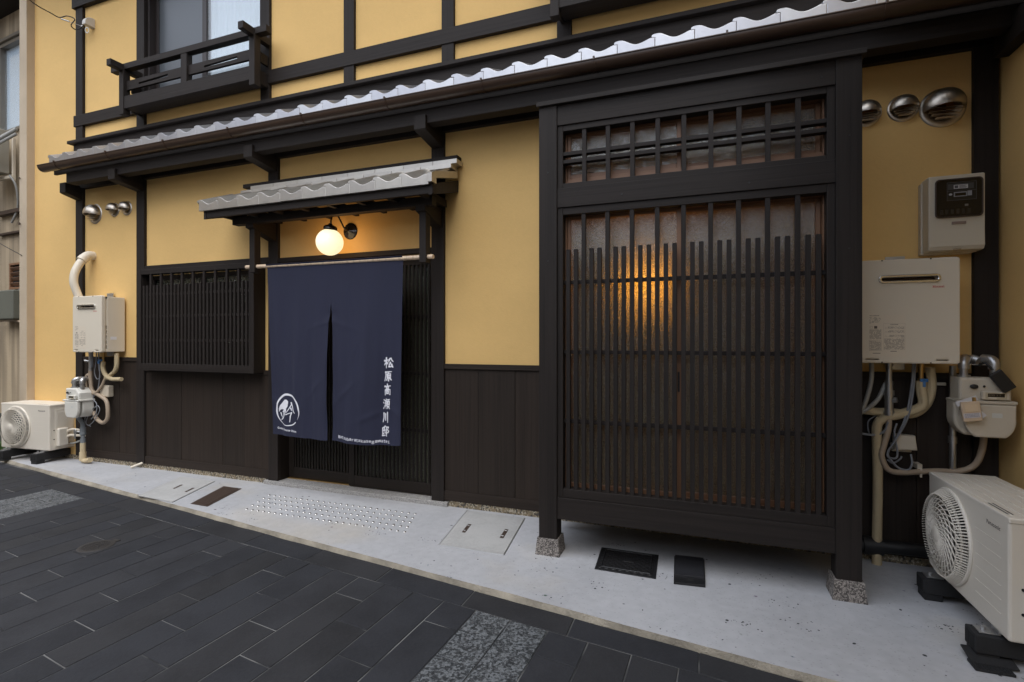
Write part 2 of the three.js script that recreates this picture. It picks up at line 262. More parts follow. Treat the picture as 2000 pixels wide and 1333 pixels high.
// ---------------------------------------------------------------- the guest house
const house = thing('guest_house', 'two storey house with yellow plaster walls, dark timbers and lattice front', 'house', [0, 0, 0]);
function holed(x0, x1, y0, y1, z0, z1, holes) {                 // a wall with openings
  const xs = [...new Set([x0, x1, ...holes.flatMap((h) => [h[0], h[1]])])].sort((a, b) => a - b), out = [];
  for (let i = 0; i + 1 < xs.length; i++) {
    const m = (xs[i] + xs[i + 1]) / 2, hs = holes.filter((h) => h[0] < m && h[1] > m).sort((a, b) => a[2] - b[2]); let y = y0;
    for (const h of hs) { if (h[2] > y) out.push(boxUV(new THREE.BoxGeometry(xs[i + 1] - xs[i], h[2] - y, z1 - z0).translate(m, (y + h[2]) / 2, (z0 + z1) / 2), 'y', false)); y = h[3]; }
    if (y < y1) out.push(boxUV(new THREE.BoxGeometry(xs[i + 1] - xs[i], y1 - y, z1 - z0).translate(m, (y + y1) / 2, (z0 + z1) / 2), 'y', false));
  }
  return M(out);
}
const HOLES = { lat: [-5.42, -3.95, 1.117, 2.03], door: [-3.74, -2.08, 0, 2.08], bay: [-0.95, 0.69, 0.30, 2.26], tran: [-0.95, 0.69, 2.47, 2.86], upL: [-5.55, -3.94, 3.88, 5.7], upR: [-0.915, 0.8, 3.88, 5.7] };
const VENTS = [[-6.368, 2.768, 0.105, 'larger steel vent hood on the yellow wall at upper left, beside the corner post'], [-6.045, 2.788, 0.074, 'small steel vent hood in the middle of the three at upper left'], [-5.845, 2.786, 0.074, 'small steel vent hood nearest the second post at upper left'],
  [0.965, 2.772, 0.078, 'small steel vent hood half hidden behind the right post of the lattice bay'], [1.155, 2.775, 0.078, 'small steel vent hood between two others, right of the lattice bay'], [1.352, 2.748, 0.11, 'larger steel vent hood beside the right corner post above the electricity meter']];
for (const [x, y, r] of VENTS) HOLES[x] = [x - r * 0.62, x + r * 0.62, y - r * 0.62, y + r * 0.62];
part('plaster_wall', holed(-7.48, 4.6, 0.045, 5.9, -0.14, 0, Object.values(HOLES)), plaster, house);
for (const [a, b] of [[-7.47, -3.876], [-1.937, 1.7]]) part('foundation', B(a, b, -0.02, 0.046, -0.12, 0.018, 0), pebble, house);
const inner = std({ color: lin(0.15, 0.10, 0.06), roughness: 0.9 }), innerFloor = wood(0.14, 0.08, 0.045);
part('inner_wall', M([[-7.3, 1.6, 0, 3.15, -2.7, -2.6], [-7.4, -7.3, 0, 3.15, -2.7, -0.14], [-3.85, -3.75, 0, 3.15, -2.6, -0.14], [-1.7, -1.6, 0, 3.15, -2.6, -0.14], [1.5, 1.6, 0, 3.15, -2.6, -0.14], [-7.4, 1.6, 3.15, 3.3, -2.7, -0.14], [-7.4, 4.6, 3.3, 5.9, -2.2, -2.1], [-7.4, 4.6, 5.9, 6.0, -2.7, -0.1], [-7.4, -7.3, 3.3, 5.9, -2.1, -0.14], [4.5, 4.6, 0, 5.9, -2.1, -0.14]].map((b) => B(...b, 0))), inner, house);
part('partition', B(-1.6, 1.5, 0, 3.1, -1.85, -1.8, 0), std({ color: lin(0.30, 0.21, 0.11), roughness: 0.9 }), house);
part('inner_floor', B(-7.3, 1.5, -0.05, 0.02, -2.6, -0.16, 0), innerFloor, house);
// posts and beams on the face of the wall
const post = (x0, x1, y0, y1, z = 0.03, m = beamWood) => part('post', B(x0, x1, y0, y1, -0.06, z), m, house);
const beam = (x0, x1, y0, y1, z = 0.034, m = beamWood) => part('beam', B(x0, x1, y0, y1, -0.06, z), m, house);
post(-6.665, -6.545, 0.046, 5.9); post(-5.655, -5.535, 0.046, 5.9); post(-3.834, -3.718, 0.036, 3.2, 0.03); post(-2.09, -1.975, 0.036, 3.2, 0.03); post(1.49, 1.606, 0.046, 3.2, 0.03);
post(-3.93, -3.82, 3.5, 5.9); post(-2.97, -2.86, 3.5, 5.9); post(-1.996, -1.885, 3.5, 5.9); post(-1.02, -0.91, 3.5, 5.9); post(0.8, 0.91, 3.5, 5.9); post(2.6, 2.71, 3.5, 5.9);
beam(-6.70, 4.5, 5.115, 5.25, 0.05); for (const [a, b] of [[-6.69, 4.5]]) beam(a, b, 3.774, 3.90, 0.038);
part('sill_board', B(-6.74, 1.62, 3.575, 3.608, -0.02, 0.075), beamWood, house);
part('rain_board', B(-6.69, 1.62, 3.36, 3.574, -0.02, 0.036), beamWood, house);
beam(-5.54, -3.84, 2.082, 2.141, 0.026); beam(-3.74, -2.07, 2.082, 2.126, 0.024);
// wainscot: boards between a bottom rail and a waist rail
function wainscot(x0, x1, top, cuts) {
  const w = sub('wainscot', house), e = [x0, ...cuts, x1];
  part('bottom_rail', B(x0, x1, 0.046, 0.125, -0.03, 0.022), boardWood[0], w);
  part('waist_rail', B(x0, x1, top, top + 0.042, -0.03, 0.024), boardWood[0], w);
  for (let i = 0; i + 1 < e.length; i++) part('board', B(e[i] + 0.0012, e[i + 1] - 0.0012, 0.12, top + 0.005, -0.03, 0.010 + 0.002 * (i % 2), 0.0022), boardWood[i % 3], w);
}
wainscot(-6.545, -5.655, 1.128, [-6.25, -5.95]); wainscot(-5.535, -3.834, 1.028, [-5.29, -5.007, -4.714, -4.432, -4.151]); wainscot(-1.975, -0.93, 1.122, [-1.676, -1.361, -1.06]); wainscot(0.66, 1.49, 1.122, [0.93, 1.22]);
part('bay_back_board', B(-0.95, 0.69, 0.046, 0.26, -0.05, 0.012), boardWood[1], house);

// door: two sliding lattice doors behind the curtain
{
  const d = sub('sliding_door', house);
  const leaf = (x0, x1, z, first) => {
    part('door_frame', M(B(x0, x0 + 0.06, 0.045, 2.09, z - 0.035, z), B(x1 - 0.062, x1, 0.045, 2.09, z - 0.035, z), B(x0 + 0.06, x1 - 0.062, 0.045, 0.142, z - 0.034, z - 0.001), B(x0 + 0.06, x1 - 0.062, 2.0, 2.09, z - 0.034, z - 0.001)), doorWood, d);
    const n = 20, w = (x1 - x0 - 0.122) / n, s = B(-0.0085, 0.0085, 0.14, 2.005, -0.016, 0, 0.002);
    for (let i = 0; i < n; i++) part('slat', s, doorWood, d, [x0 + 0.06 + w * (i + 0.5), 0, z - 0.002]);
    for (const y of [0.565, 1.055, 1.545]) part('rail', B(x0 + 0.06, x1 - 0.062, y, y + 0.03, z - 0.032, z - 0.019, 0.002), doorWood, d);
    part('door_glass', B(x0 + 0.05, x1 - 0.05, 0.13, 2.01, z - 0.036, z - 0.033, 0), frosted, d);
  };
  leaf(-3.715, -2.925, -0.105, true); leaf(-2.985, -2.085, -0.06);
  part('door_jamb', M(B(-3.735, -3.716, 0.036, 2.1, -0.14, 0.004, 0), B(-3.73, -2.09, 2.083, 2.1, -0.14, 0.0, 0)), doorWood, d);
  part('door_track', B(-3.71, -2.1, 0.036, 0.0435, -0.125, -0.085, 0.001), brass, d);
  part('door_step', B(-3.875, -1.938, -0.02, 0.036, -0.2, 0.046, 0.004), stepGranite, house);
}
// lattice window left of the door
{
  const x0 = -5.46, x1 = -3.895, z1 = 0.14, w = sub('lattice_window', house);
  part('lattice_frame', M(B(x0, x0 + 0.04, 1.045, 2.082, 0.04, z1), B(x1 - 0.062, x1, 1.045, 2.082, 0.0, z1), B(x0 + 0.04, x1 - 0.062, 2.03, 2.08, 0.04, z1 - 0.002), B(x0 + 0.04, x1 - 0.062, 1.046, 1.117, 0.0, z1 - 0.002)), beamWood, w);
  const tall = B(-0.0125, 0.0125, 1.116, 2.031, -0.022, 0, 0.002), short = B(-0.0125, 0.0125, 1.116, 1.915, -0.022, 0, 0.002);
  for (let i = 0; i < 29; i++) part('slat', (i + 1) % 3 ? short : tall, slatWood, w, [x0 + 0.072 + 0.0498 * i, 0, z1 - 0.006]);
  for (const y of [1.34, 1.585, 1.81]) part('rail', B(x0 + 0.04, x1 - 0.06, y, y + 0.026, z1 - 0.046, z1 - 0.0165, 0.002), slatWood, w);
  part('window_frame', M(B(-5.42, -3.95, 1.117, 1.16, -0.06, 0.03), B(-5.42, -3.95, 1.985, 2.03, -0.06, 0.03), B(-5.42, -5.38, 1.16, 1.985, -0.06, 0.03), B(-3.99, -3.95, 1.16, 1.985, -0.06, 0.03), B(-4.71, -4.66, 1.16, 1.985, -0.06, 0.03)), darkFrame, w);
  for (const [a, b] of [[-5.38, -4.71], [-4.66, -3.99]]) part('pane', B(a, b, 1.16, 1.985, 0.0, 0.005, 0), frosted, w);
}
// upstairs window and its balcony
function upWindow(x0, x1) {
  const w = sub('upstairs_window', house), m = (x0 + x1) / 2, y0 = 3.9, y1 = 5.66, c = m + 0.01;
  part('window_frame', M(B(x0, x0 + 0.035, y0, y1, -0.13, -0.01), B(x1 - 0.03, x1, y0, y1, -0.13, -0.01), B(x0, x1, y0 - 0.02, y0 + 0.03, -0.13, -0.008), B(x0, x1, y1, y1 + 0.04, -0.13, -0.01)), darkFrame, w);
  part('sash', M(B(x0 + 0.035, x0 + 0.075, y0 + 0.03, y1, -0.115, -0.08), B(c - 0.05, c + 0.02, y0 + 0.03, y1, -0.114, -0.08), B(x0 + 0.07, c - 0.04, y0 + 0.03, y0 + 0.07, -0.113, -0.082)), darkFrame, w);
  part('sash', M(B(c - 0.03, c + 0.03, y0 + 0.03, y1, -0.06, -0.03), B(x1 - 0.06, x1 - 0.03, y0 + 0.03, y1, -0.06, -0.03), B(c, x1 - 0.04, y0 + 0.03, y0 + 0.06, -0.059, -0.031)), darkFrame, w);
  part('pane', B(x0 + 0.06, c - 0.03, y0 + 0.05, y1, -0.1, -0.094, 0), phy({ color: lin(0.36, 0.40, 0.44), transmission: 0.8, thickness: 0, roughness: 0.3 }), w);
  part('pane', B(c + 0.02, x1 - 0.05, y0 + 0.04, y1, -0.048, -0.042, 0), clearGlass, w);
  const cur = (a, b, z, col) => { const g = new THREE.PlaneGeometry(b - a, y1 - y0 - 0.1, 120, 1), p = g.attributes.position; for (let i = 0; i < p.count; i++) p.setZ(i, 0.008 * Math.sin(p.getX(i) * 70) * Math.sin(p.getX(i) * 17 + 1)); g.computeVertexNormals(); part('curtain', boxUV(g.translate((a + b) / 2, (y0 + y1) / 2, z)), std({ color: col, roughness: 0.95, side: THREE.DoubleSide }), w); };
  cur(x0 + 0.05, c - 0.02, -0.16, lin(0.15, 0.165, 0.175)); cur(c + 0.0, x1 - 0.03, -0.085, lin(0.82, 0.85, 0.87));
}
upWindow(-5.55, -3.94); upWindow(-0.915, 0.8);
function balcony(x0, x1) {
  const b = sub('balcony', house), Z = 0.22, m = (x0 + x1) / 2, P = (n, g) => part(n, g, beamWood, b);
  for (const x of [x0, x1 - 0.066]) P('corner_post', B(x, x + 0.066, 3.68, 4.145, Z - 0.07, Z));
  P('middle_post', B(m - 0.04, m + 0.04, 3.85, 4.15, Z - 0.075, Z - 0.012));
  P('top_rail', B(x0 - 0.14, x1 + 0.13, 4.14, 4.20, Z - 0.075, Z - 0.008));
  for (const x of [x0 + 0.003, x1 - 0.065]) P('side_rail', B(x, x + 0.062, 4.125, 4.19, 0.03, Z + 0.12));
  const slot = (cx) => { const s = new THREE.Path(), l = 0.21; s.moveTo(cx - l, 3.985); s.lineTo(cx - l + 0.05, 3.985); s.lineTo(cx + l, 3.996); s.lineTo(cx + l, 3.975); s.lineTo(cx + l - 0.07, 3.972); s.lineTo(cx - l, 3.968); s.closePath(); return s; };
  const sl = poly([[x0 + 0.06, 3.935], [x1 - 0.06, 3.935], [x1 - 0.06, 4.03], [x0 + 0.06, 4.03]]); sl.holes.push(slot((x0 + m) / 2), slot((m + x1) / 2));
  P('slotted_board', boxUV(ext(sl, 0.024, 0.002).translate(0, 0, Z - 0.058), 'x'));
  for (const x of [x0 + 0.03, x1 - 0.055]) { P('side_board', B(x, x + 0.025, 3.935, 4.03, 0.03, Z - 0.1)); P('side_board', B(x, x + 0.025, 3.735, 3.86, 0.03, Z - 0.1)); }
  P('front_board', B(x0 + 0.06, x1 - 0.06, 3.735, 3.862, Z - 0.055, Z - 0.008));
  P('balcony_floor', B(x0 + 0.06, x1 - 0.06, 3.74, 3.775, 0.037, Z - 0.056));
}
balcony(-5.63, -3.80); balcony(-1.02, 0.91);

// tiled eave over the ground floor
function tileGeo(w, len, slope) {                                     // wave tile with a flat hanging face; x to the right, -z up the slope
  const n = 18, prof = (t) => (t < 0.05 ? 0.028 - 0.007 * ((0.05 - t) / 0.15) ** 2 : t < 0.52 ? 0.005 + 0.023 * Math.cos((t - 0.05) / 0.47 * Math.PI) : -0.018 + 0.0135 * (1 - Math.cos((t - 0.52) / 0.48 * Math.PI)));
  const top = [[-0.022, 0.010], [-0.0215, 0.018], [-0.017, 0.0225]]; for (let i = 0; i <= n; i++) top.push([w * i / n, prof(i / n)]);
  const face = poly([[0.0004, -0.074], [w - 0.0006, -0.074], [w - 0.0006, 0.0025], [w - 0.021, 0.0025], ...top.slice().reverse().filter((p) => p[0] < w - 0.021), [-0.022, 0.004], [0.0004, 0.002]]);
  const body = poly([...top, ...top.slice().reverse().map(([x, y]) => [x, y - 0.016])]);
  const a = ext(face, 0.026, 0.003).translate(0, 0, -0.026), b = ext(body, len, 0).translate(0, -0.004, -len - 0.01).rotateX(slope);
  return boxUV(M(a, b));
}
{
  const r = sub('tiled_eave', house), w = 0.2452, n = 34, x0 = -6.66, slope = 0.42, len = 0.30, yE = 3.343, zE = 0.285;
  const tg = tileGeo(w, len, slope);
  for (let i = 0; i < n; i++) part('roof_tile', tg, tileMats[Math.floor(rnd() * 3)], r, [x0 + w * i, yE + rr(-1, 1) * 0.0012, zE + rr(-1, 1) * 0.001]);
  const back = alongX(poly([[-0.27, 3.20], [-0.27, 3.25], [0.0, 3.37], [0.0, 3.32]]), -6.63, 1.62); part('roof_deck', boxUV(back, 'x'), soffitWood, r);
  part('fascia', B(-6.62, 1.62, 3.155, 3.255, 0.235, 0.262), soffitWood, r);
  part('purlin', B(-6.36, 1.6, 3.032, 3.14, 0.19, 0.288), beamWood, r);
  part('wall_plate', B(-6.6, 1.6, 3.06, 3.2, -0.02, 0.045), beamWood, r);
  for (let x = -6.4; x < 1.6; x += 0.455) part('rafter', B(x, x + 0.045, 3.145, 3.2, 0.04, 0.235), soffitWood, r);
  for (const [x, z] of [[-6.605, 0.19], [-5.595, 0.315], [-3.776, 0.315], [-2.032, 0.315]]) {
    const s = poly([[-0.0, 2.93], [-z + 0.02, 2.975], [-z, 2.985], [-z, 3.09], [0.0, 3.09]]);
    part('bracket_arm', boxUV(alongX(s, x - 0.05, x + 0.05, 0.003), 'z'), beamWood, r);
  }
  const gs = new THREE.Shape(), R = 0.056; gs.absarc(0, 0, R, Math.PI, 2 * Math.PI, false); gs.absarc(0, 0, R - 0.004, 2 * Math.PI, Math.PI, true);
  const gut = part('gutter', boxUV(M(ext(gs, 8.25, 0, 14).rotateY(Math.PI / 2).translate(-6.62, 3.212, 0.355), cyl([-6.62, 3.213, 0.4105], [1.63, 3.213, 0.4105], 0.006, 0.006, 8), ext((() => { const q = new THREE.Shape(); q.absarc(0, 0, R, Math.PI, 2 * Math.PI, false); return q; })(), 0.004, 0, 14).rotateY(Math.PI / 2).translate(-6.624, 3.212, 0.355)), 'x'), gutterMat, r);
  for (let x = 0.95; x > -6.6; x -= 0.81) { const q = new THREE.Shape(); q.absarc(0, 0, R + 0.005, Math.PI, 2 * Math.PI, false); q.absarc(0, 0, R, 2 * Math.PI, Math.PI, true); part('gutter_bracket', boxUV(M(ext(q, 0.012, 0, 14).rotateY(Math.PI / 2).translate(x, 3.212, 0.355), B(x, x + 0.012, 3.205, 3.228, 0.405, 0.422, 0.001))), gutterMat, gut.parent); }
}
// small tiled canopy over the door
{
  const c = sub('door_canopy', house), w = 0.2317, x0 = -4.19, n = 10, yE = 2.575, zE = 0.46, slope = 0.41, len = 0.36;
  const tg = tileGeo(w, len, slope);
  for (let i = 0; i < n; i++) part('roof_tile', tg, canopyTileMats[i % 3], c, [x0 + w * i, yE + rr(-1, 1) * 0.001, zE]);
  part('verge_tile', boxUV(alongX(poly([[-0.475, 2.515], [-0.475, 2.58], [-0.42, 2.61], [-0.05, 2.715], [-0.05, 2.66], [-0.4, 2.56], [-0.4, 2.515]]), x0 + w * n - 0.004, x0 + w * n + 0.035, 0.003)), canopyTileMats[1], c);
  for (let row = 0; row < 2; row++) for (let i = 0; i < 8; i++) part('ridge_tile', B(-4.06 + i * 0.276 + (row ? 0.1 : 0), -4.06 + i * 0.276 + 0.273 + (row ? 0.1 : 0) - (i === 7 && row ? 0.06 : 0), 2.722 + row * 0.0385, 2.759 + row * 0.0385, 0.01, 0.135 - row * 0.02, 0.002), canopyTileMats[(i * 2 + row) % 3], c);
  part('flashing_board', B(-4.1, -1.83, 2.804, 2.84, -0.01, 0.075), beamWood, c);
  part('canopy_deck', boxUV(alongX(poly([[-0.43, 2.455], [-0.43, 2.498], [0, 2.66], [0, 2.6]]), -4.15, -1.86), 'x'), soffitWood, c);
  part('fascia', B(-4.16, -1.85, 2.44, 2.505, 0.41, 0.435), beamWood, c);
  for (const x of [-4.155, -1.885]) part('barge_board', boxUV(alongX(poly([[-0.44, 2.43], [-0.44, 2.51], [0, 2.66], [0, 2.56]]), x, x + 0.03, 0.002)), beamWood, c);
  for (let i = 0; i < 8; i++) part('rafter', B(-3.98 + i * 0.285, -3.94 + i * 0.285, 2.44, 2.5, 0.03, 0.405), soffitWood, c);
  part('purlin', B(-3.97, -1.93, 2.395, 2.465, 0.235, 0.305), beamWood, c);
  for (const x of [-3.776, -2.036]) {
    part('bracket_arm', boxUV(alongX(poly([[0, 2.27], [-0.2, 2.33], [-0.3, 2.36], [-0.3, 2.445], [0, 2.445]]), x - 0.043, x + 0.043, 0.003), 'z'), beamWood, c);
    part('hanger', B(x + 0.005 - 0.03, x + 0.005 + 0.03, 1.962, 2.37, 0.205, 0.275), beamWood, c);
  }
}
// the lattice bay standing before the large window
{
  const b = sub('lattice_bay', house), P = (n, g, m = darkWood) => part(n, g, m, b);
  for (const [a, c] of [[-0.97, -0.852], [0.665, 0.783]]) {
    P('bay_post', B(a, c, 0.1, 2.838, 0.527, 0.645, 0.004));
    const s = new THREE.CylinderGeometry(0.096, 0.113, 0.118, 4, 1).rotateY(Math.PI / 4).toNonIndexed(); s.computeVertexNormals(); P('post_stone', boxUV(s).translate((a + c) / 2, 0.046, 0.584), baseGranite); 
  }
  P('cap_board', B(-0.983, 0.80, 2.838, 2.866, -0.01, 0.662));
  P('top_rail', B(-0.853, 0.666, 2.71, 2.838, 0.535, 0.636)); P('middle_rail', B(-0.853, 0.666, 2.193, 2.314, 0.535, 0.636)); P('bottom_rail', B(-0.853, 0.666, 0.232, 0.367, 0.535, 0.636));
  for (const [x, y] of [[0.725, 2.43], [0.725, 1.84], [-0.91, 2.42], [-0.91, 1.86], [0.25, 2.235], [-0.45, 2.24], [0.60, 2.76]]) P('peg', cyl([x, y, 0.634], [x, y, x > 0.66 || x < -0.85 ? 0.6475 : 0.6385], 0.0055, 0.005, 10), black);
  P('bay_ceiling', B(-0.96, 0.77, 2.79, 2.83, 0.0, 0.53));
  for (const x of [-0.962, 0.70]) for (const [y0, y1] of [[2.72, 2.79], [2.2, 2.3], [1.24, 1.3], [0.24, 0.35]]) P('side_rail', B(x, x + 0.075, y0, y1, 0, 0.527));
  const fr = (y0, y1, t, bt) => P('lattice_frame', M(B(-0.852, -0.817, y0, y1, 0.56, 0.628), B(0.627, 0.665, y0, y1, 0.56, 0.628), B(-0.817, 0.627, y1 - t, y1, 0.561, 0.627), B(-0.817, 0.627, y0, y0 + bt, 0.561, 0.627)));
  fr(2.314, 2.71, 0.037, 0.031); fr(0.367, 2.193, 0.046, 0.057);
  const s1 = B(-0.013, 0.013, 0.423, 2.148, -0.026, 0, 0.002), s2 = B(-0.013, 0.013, 0.423, 1.929, -0.026, 0, 0.002), s3 = B(-0.0135, 0.0135, 2.344, 2.674, -0.026, 0, 0.002);
  for (let i = 0; i < 29; i++) part('slat', i % 3 === 2 ? s1 : s2, slatWood, b, [-0.785 + 0.0491 * i + rr(-1, 1) * 0.0006, 0, 0.622]);
  for (let i = 0; i < 9; i++) part('slat', s3, slatWood, b, [-0.683 + 0.147 * i, 0, 0.622]);
  for (const y of [1.713, 1.272, 0.834]) P('rail', B(-0.82, 0.63, y, y + 0.024, 0.572, 0.594, 0.002), slatWood);
  for (const y of [2.521, 2.472]) P('rail', B(-0.82, 0.63, y, y + 0.0235, 0.574, 0.6195, 0.002), slatWood);
  const win = sub('bay_window', house);
  for (const [y0, y1] of [[0.37, 2.165], [2.345, 2.69]]) {
    part('window_frame', M(B(-0.87, -0.808, y0, y1, 0.43, 0.555), B(0.62, 0.68, y0, y1, 0.43, 0.555), B(-0.808, 0.62, y0, y0 + 0.045, 0.43, 0.554), B(-0.808, 0.62, y1 - 0.016, y1, 0.43, 0.554)), bronze, win);
    const sash = (a, c, z) => { part('sash', M(B(a, a + 0.022, y0 + 0.045, y1 - 0.016, z - 0.03, z), B(c - 0.026, c, y0 + 0.045, y1 - 0.016, z - 0.03, z), B(a + 0.022, c - 0.026, y0 + 0.045, y0 + 0.075, z - 0.029, z - 0.001), B(a + 0.022, c - 0.026, y1 - 0.034, y1 - 0.016, z - 0.029, z - 0.001)), bronze, win); part('pane', B(a + 0.018, c - 0.022, y0 + 0.07, y1 - 0.03, z - 0.018, z - 0.013, 0), frosted, win); };
    sash(-0.808, -0.112, 0.545); sash(-0.138, 0.62, 0.51);
  }
  for (const [a, b] of [[-0.935, -0.905], [0.718, 0.748]]) part('bay_side', B(a, b, 0.24, 2.83, -0.02, 0.53), boardWood[1], win);
  part('bay_sill', B(-0.905, 0.718, 0.24, 0.30, -0.02, 0.53), boardWood[1], win);
  part('bay_transom_beam', B(-0.905, 0.718, 2.18, 2.33, 0.40, 0.53), boardWood[1], win);
  part('pull', B(-0.133, -0.121, 1.05, 1.17, 0.5455, 0.5485, 0.001), black, win);
}
// upper roof edge beyond the top of the frame
part('upper_eave', M(B(-7.0, 4.6, 5.95, 6.08, -0.2, 0.75, 0), B(-7.0, 4.6, 5.9, 6.02, 0.7, 0.8, 0)), soffitWood, house);
part('upper_roof', boxUV(alongX(poly([[-0.85, 6.03], [-0.85, 6.12], [4, 8.2], [4, 8.0]]), -7.5, 4.7)), tileMats[0], house);
part('house_side', M(B(-7.47, -7.37, 0, 6, -5, -0.15, 0), B(-7.4, 4.6, 0, 8, -5.1, -5, 0)), plaster, house);

// the wing that closes the yard on the right
const wing = thing('side_wing', 'yellow plaster side wall with dark eave standing square to the house on the right', 'wall', [1.62, 0, 1]);
part('plaster_wall', B(1.618, 1.76, 0.045, 5.9, 0.001, 2.55, 0), plaster, wing);
part('foundation', B(1.615, 1.75, -0.02, 0.044, 0.03, 2.54, 0), pebble, wing);
part('eave_beam', B(1.55, 1.66, 2.95, 3.1, 0.1, 2.6), beamWood, wing);
part('eave_board', B(0.93, 1.8, 3.13, 3.19, 0.64, 2.7), soffitWood, wing);
part('awning', B(0.3, 1.62, 3.16, 3.2, 0.98, 2.7), soffitWood, wing);
part('eave_fascia', B(0.905, 0.93, 3.1, 3.2, 0.66, 2.7), soffitWood, wing);
for (let i = 0; i < 5; i++) part('rafter', B(0.95, 1.6, 3.08, 3.13, 0.7 + i * 0.45, 0.75 + i * 0.45), soffitWood, wing);
for (let i = 0; i < 8; i++) part('roof_tile', tileGeo(0.2452, 0.7, 0.4).rotateY(-Math.PI / 2), tileMats[i % 3], wing, [0.89, 3.25, 0.66 + 0.2452 * i]);
part('end_wall', B(1.76, 4.6, 0, 5.9, 2.4, 2.54, 0), plaster, wing);

// ---------------------------------------------------------------- the left neighbour
const nb = thing('neighbour_house', 'weathered beige house with grey stained wall and frosted window on the left edge', 'house', [-7.62, 0, -0.15]);
{
  nb.rotation.y = -4.6 * Math.PI / 180; origin.set(nb, [0, 0, 0]);
  const P = (n, g, m) => part(n, g, m, nb);
  P('stained_wall', holed(-4, -0.05, 0, 5.75, -0.35, -0.1, [[-1.35, -0.50, 4.12, 5.36]]), stained);
  P('base_course', B(-4, -0.05, 0, 0.36, -0.3, -0.075, 0), std({ color: lin(0.07, 0.075, 0.06), roughness: 0.9, bumpMap: rep(tPlasterB, 3, 3), bumpScale: 0.004 }));
  P('upper_eave', B(-4, 0.0, 5.72, 5.95, -0.35, 0.35, 0), soffitWood);
  P('window_frame', M(B(-1.35, -1.31, 4.12, 5.36, -0.24, -0.085), B(-0.54, -0.5, 4.12, 5.36, -0.24, -0.085), B(-1.31, -0.54, 5.31, 5.36, -0.24, -0.086), B(-1.31, -0.54, 4.12, 4.16, -0.24, -0.07), B(-1.36, -0.49, 5.36, 5.40, -0.2, -0.06)), std({ color: lin(0.20, 0.18, 0.15), roughness: 0.4, metalness: 0.5 }));
  P('pane', B(-1.31, -0.54, 4.16, 5.31, -0.14, -0.135, 0), clearGlass);
  P('curtain', B(-1.34, -0.51, 4.14, 5.34, -0.16, -0.156, 0), std({ color: lin(0.78, 0.85, 0.92), roughness: 0.95 }));
  const v = P('louvre', M(B(-1.0, -0.97, 2.03, 2.36, -0.1, -0.06), B(-0.70, -0.67, 2.03, 2.36, -0.1, -0.06), B(-1.0, -0.67, 2.34, 2.37, -0.1, -0.058), B(-1.0, -0.67, 2.02, 2.05, -0.1, -0.058)), bronze);
  P('louvre_back', B(-0.98, -0.69, 2.04, 2.35, -0.1, -0.09, 0), darkHole);
  for (let i = 0; i < 4; i++) P('slat', boxUV(new THREE.BoxGeometry(0.29, 0.05, 0.006).rotateX(0.7).translate(-0.835, 2.09 + i * 0.068, -0.075), 'x'), bronze);
  P('meter_cabinet', B(-1.1, -0.60, 1.62, 2.0, -0.1, 0.06, 0.02), std({ color: lin(0.13, 0.135, 0.11), roughness: 0.6, map: rep(tTile, 3, 3) }));
  P('wall_pipe', tube([[-0.53, 3.25, -0.08], [-0.60, 3.05, -0.07], [-0.56, 2.85, -0.07], [-0.56, 2.25, -0.07], [-0.60, 2.1, -0.07], [-0.72, 1.98, -0.06]], 0.022), cableGrey);
  P('wall_hose', tube([[-1.2, 1.60, 0.0], [-0.72, 1.61, 0.0], [-0.56, 1.56, -0.03], [-0.53, 1.4, -0.06], [-0.53, 1.05, -0.07], [-0.60, 0.7, -0.06], [-0.54, 0.45, -0.05], [-0.50, 0.38, -0.05]], 0.014), hose);
  P('iron_bracket', M(B(-1.3, -0.46, 3.02, 3.07, -0.1, -0.03, 0.002), B(-1.3, -0.46, 2.76, 2.785, -0.1, -0.05, 0.002)), iron);
  P('drain_hose', tube([[-0.66, 3.46, 0.06], [-0.62, 3.35, 0.02], [-0.66, 3.2, -0.02], [-0.75, 3.05, -0.05], [-0.9, 2.9, -0.05]], 0.013), hoseGrey);
  origin.set(nb, [-7.62, 0, -0.15]);
}
const pillar = thing('wall_pillar', 'cream plastered end pillar of the old house, left of the yellow wall', 'pillar', [-7.55, 0, 0]);
part('pillar_face', B(-7.62, -7.478, 0, 6, -0.5, 0.08, 0.006), cream, pillar);
part('hook', M(tube([[-7.60, 3.28, 0.08], [-7.585, 3.285, 0.1], [-7.575, 3.27, 0.1]], 0.005), tube([[-7.60, 2.74, 0.08], [-7.585, 2.745, 0.1], [-7.575, 2.72, 0.1]], 0.006)), iron, pillar);
part('wire', tube([[-8.42, 2.64, -0.02], [-8.0, 2.50, 0.03], [-7.56, 2.36, 0.085]], 0.004, 20, 6), black, pillar);
{
  const u = thing('air_conditioner', 'grey outdoor unit on a bracket high on the stained wall at the left edge', 'air conditioner', [-8.5, 3.5, 0.0]);
  part('casing', B(-8.95, -8.40, 3.50, 4.06, -0.2, 0.10, 0.012), std({ color: lin(0.33, 0.31, 0.26), roughness: 0.55, map: rep(tTile, 3, 3) }), u);
  part('bracket', M(B(-8.95, -8.28, 3.43, 3.47, 0.02, 0.06), B(-8.95, -8.28, 3.43, 3.47, -0.2, -0.16), B(-8.3, -8.27, 3.4, 3.95, -0.2, -0.17)), ivorySide, u);
  part('pipe', M(tube([[-8.39, 3.74, 0.05], [-8.33, 3.76, 0.05], [-8.2, 3.86, 0.0], [-8.05, 4.0, -0.1]], 0.022), tube([[-8.39, 3.70, 0.05], [-8.33, 3.71, 0.05], [-8.22, 3.8, 0.0], [-8.05, 3.94, -0.1]], 0.018)), hoseGrey, u);
  part('valve_cover', B(-8.42, -8.375, 3.66, 3.80, 0.0, 0.085, 0.01), ivorySide, u);
}
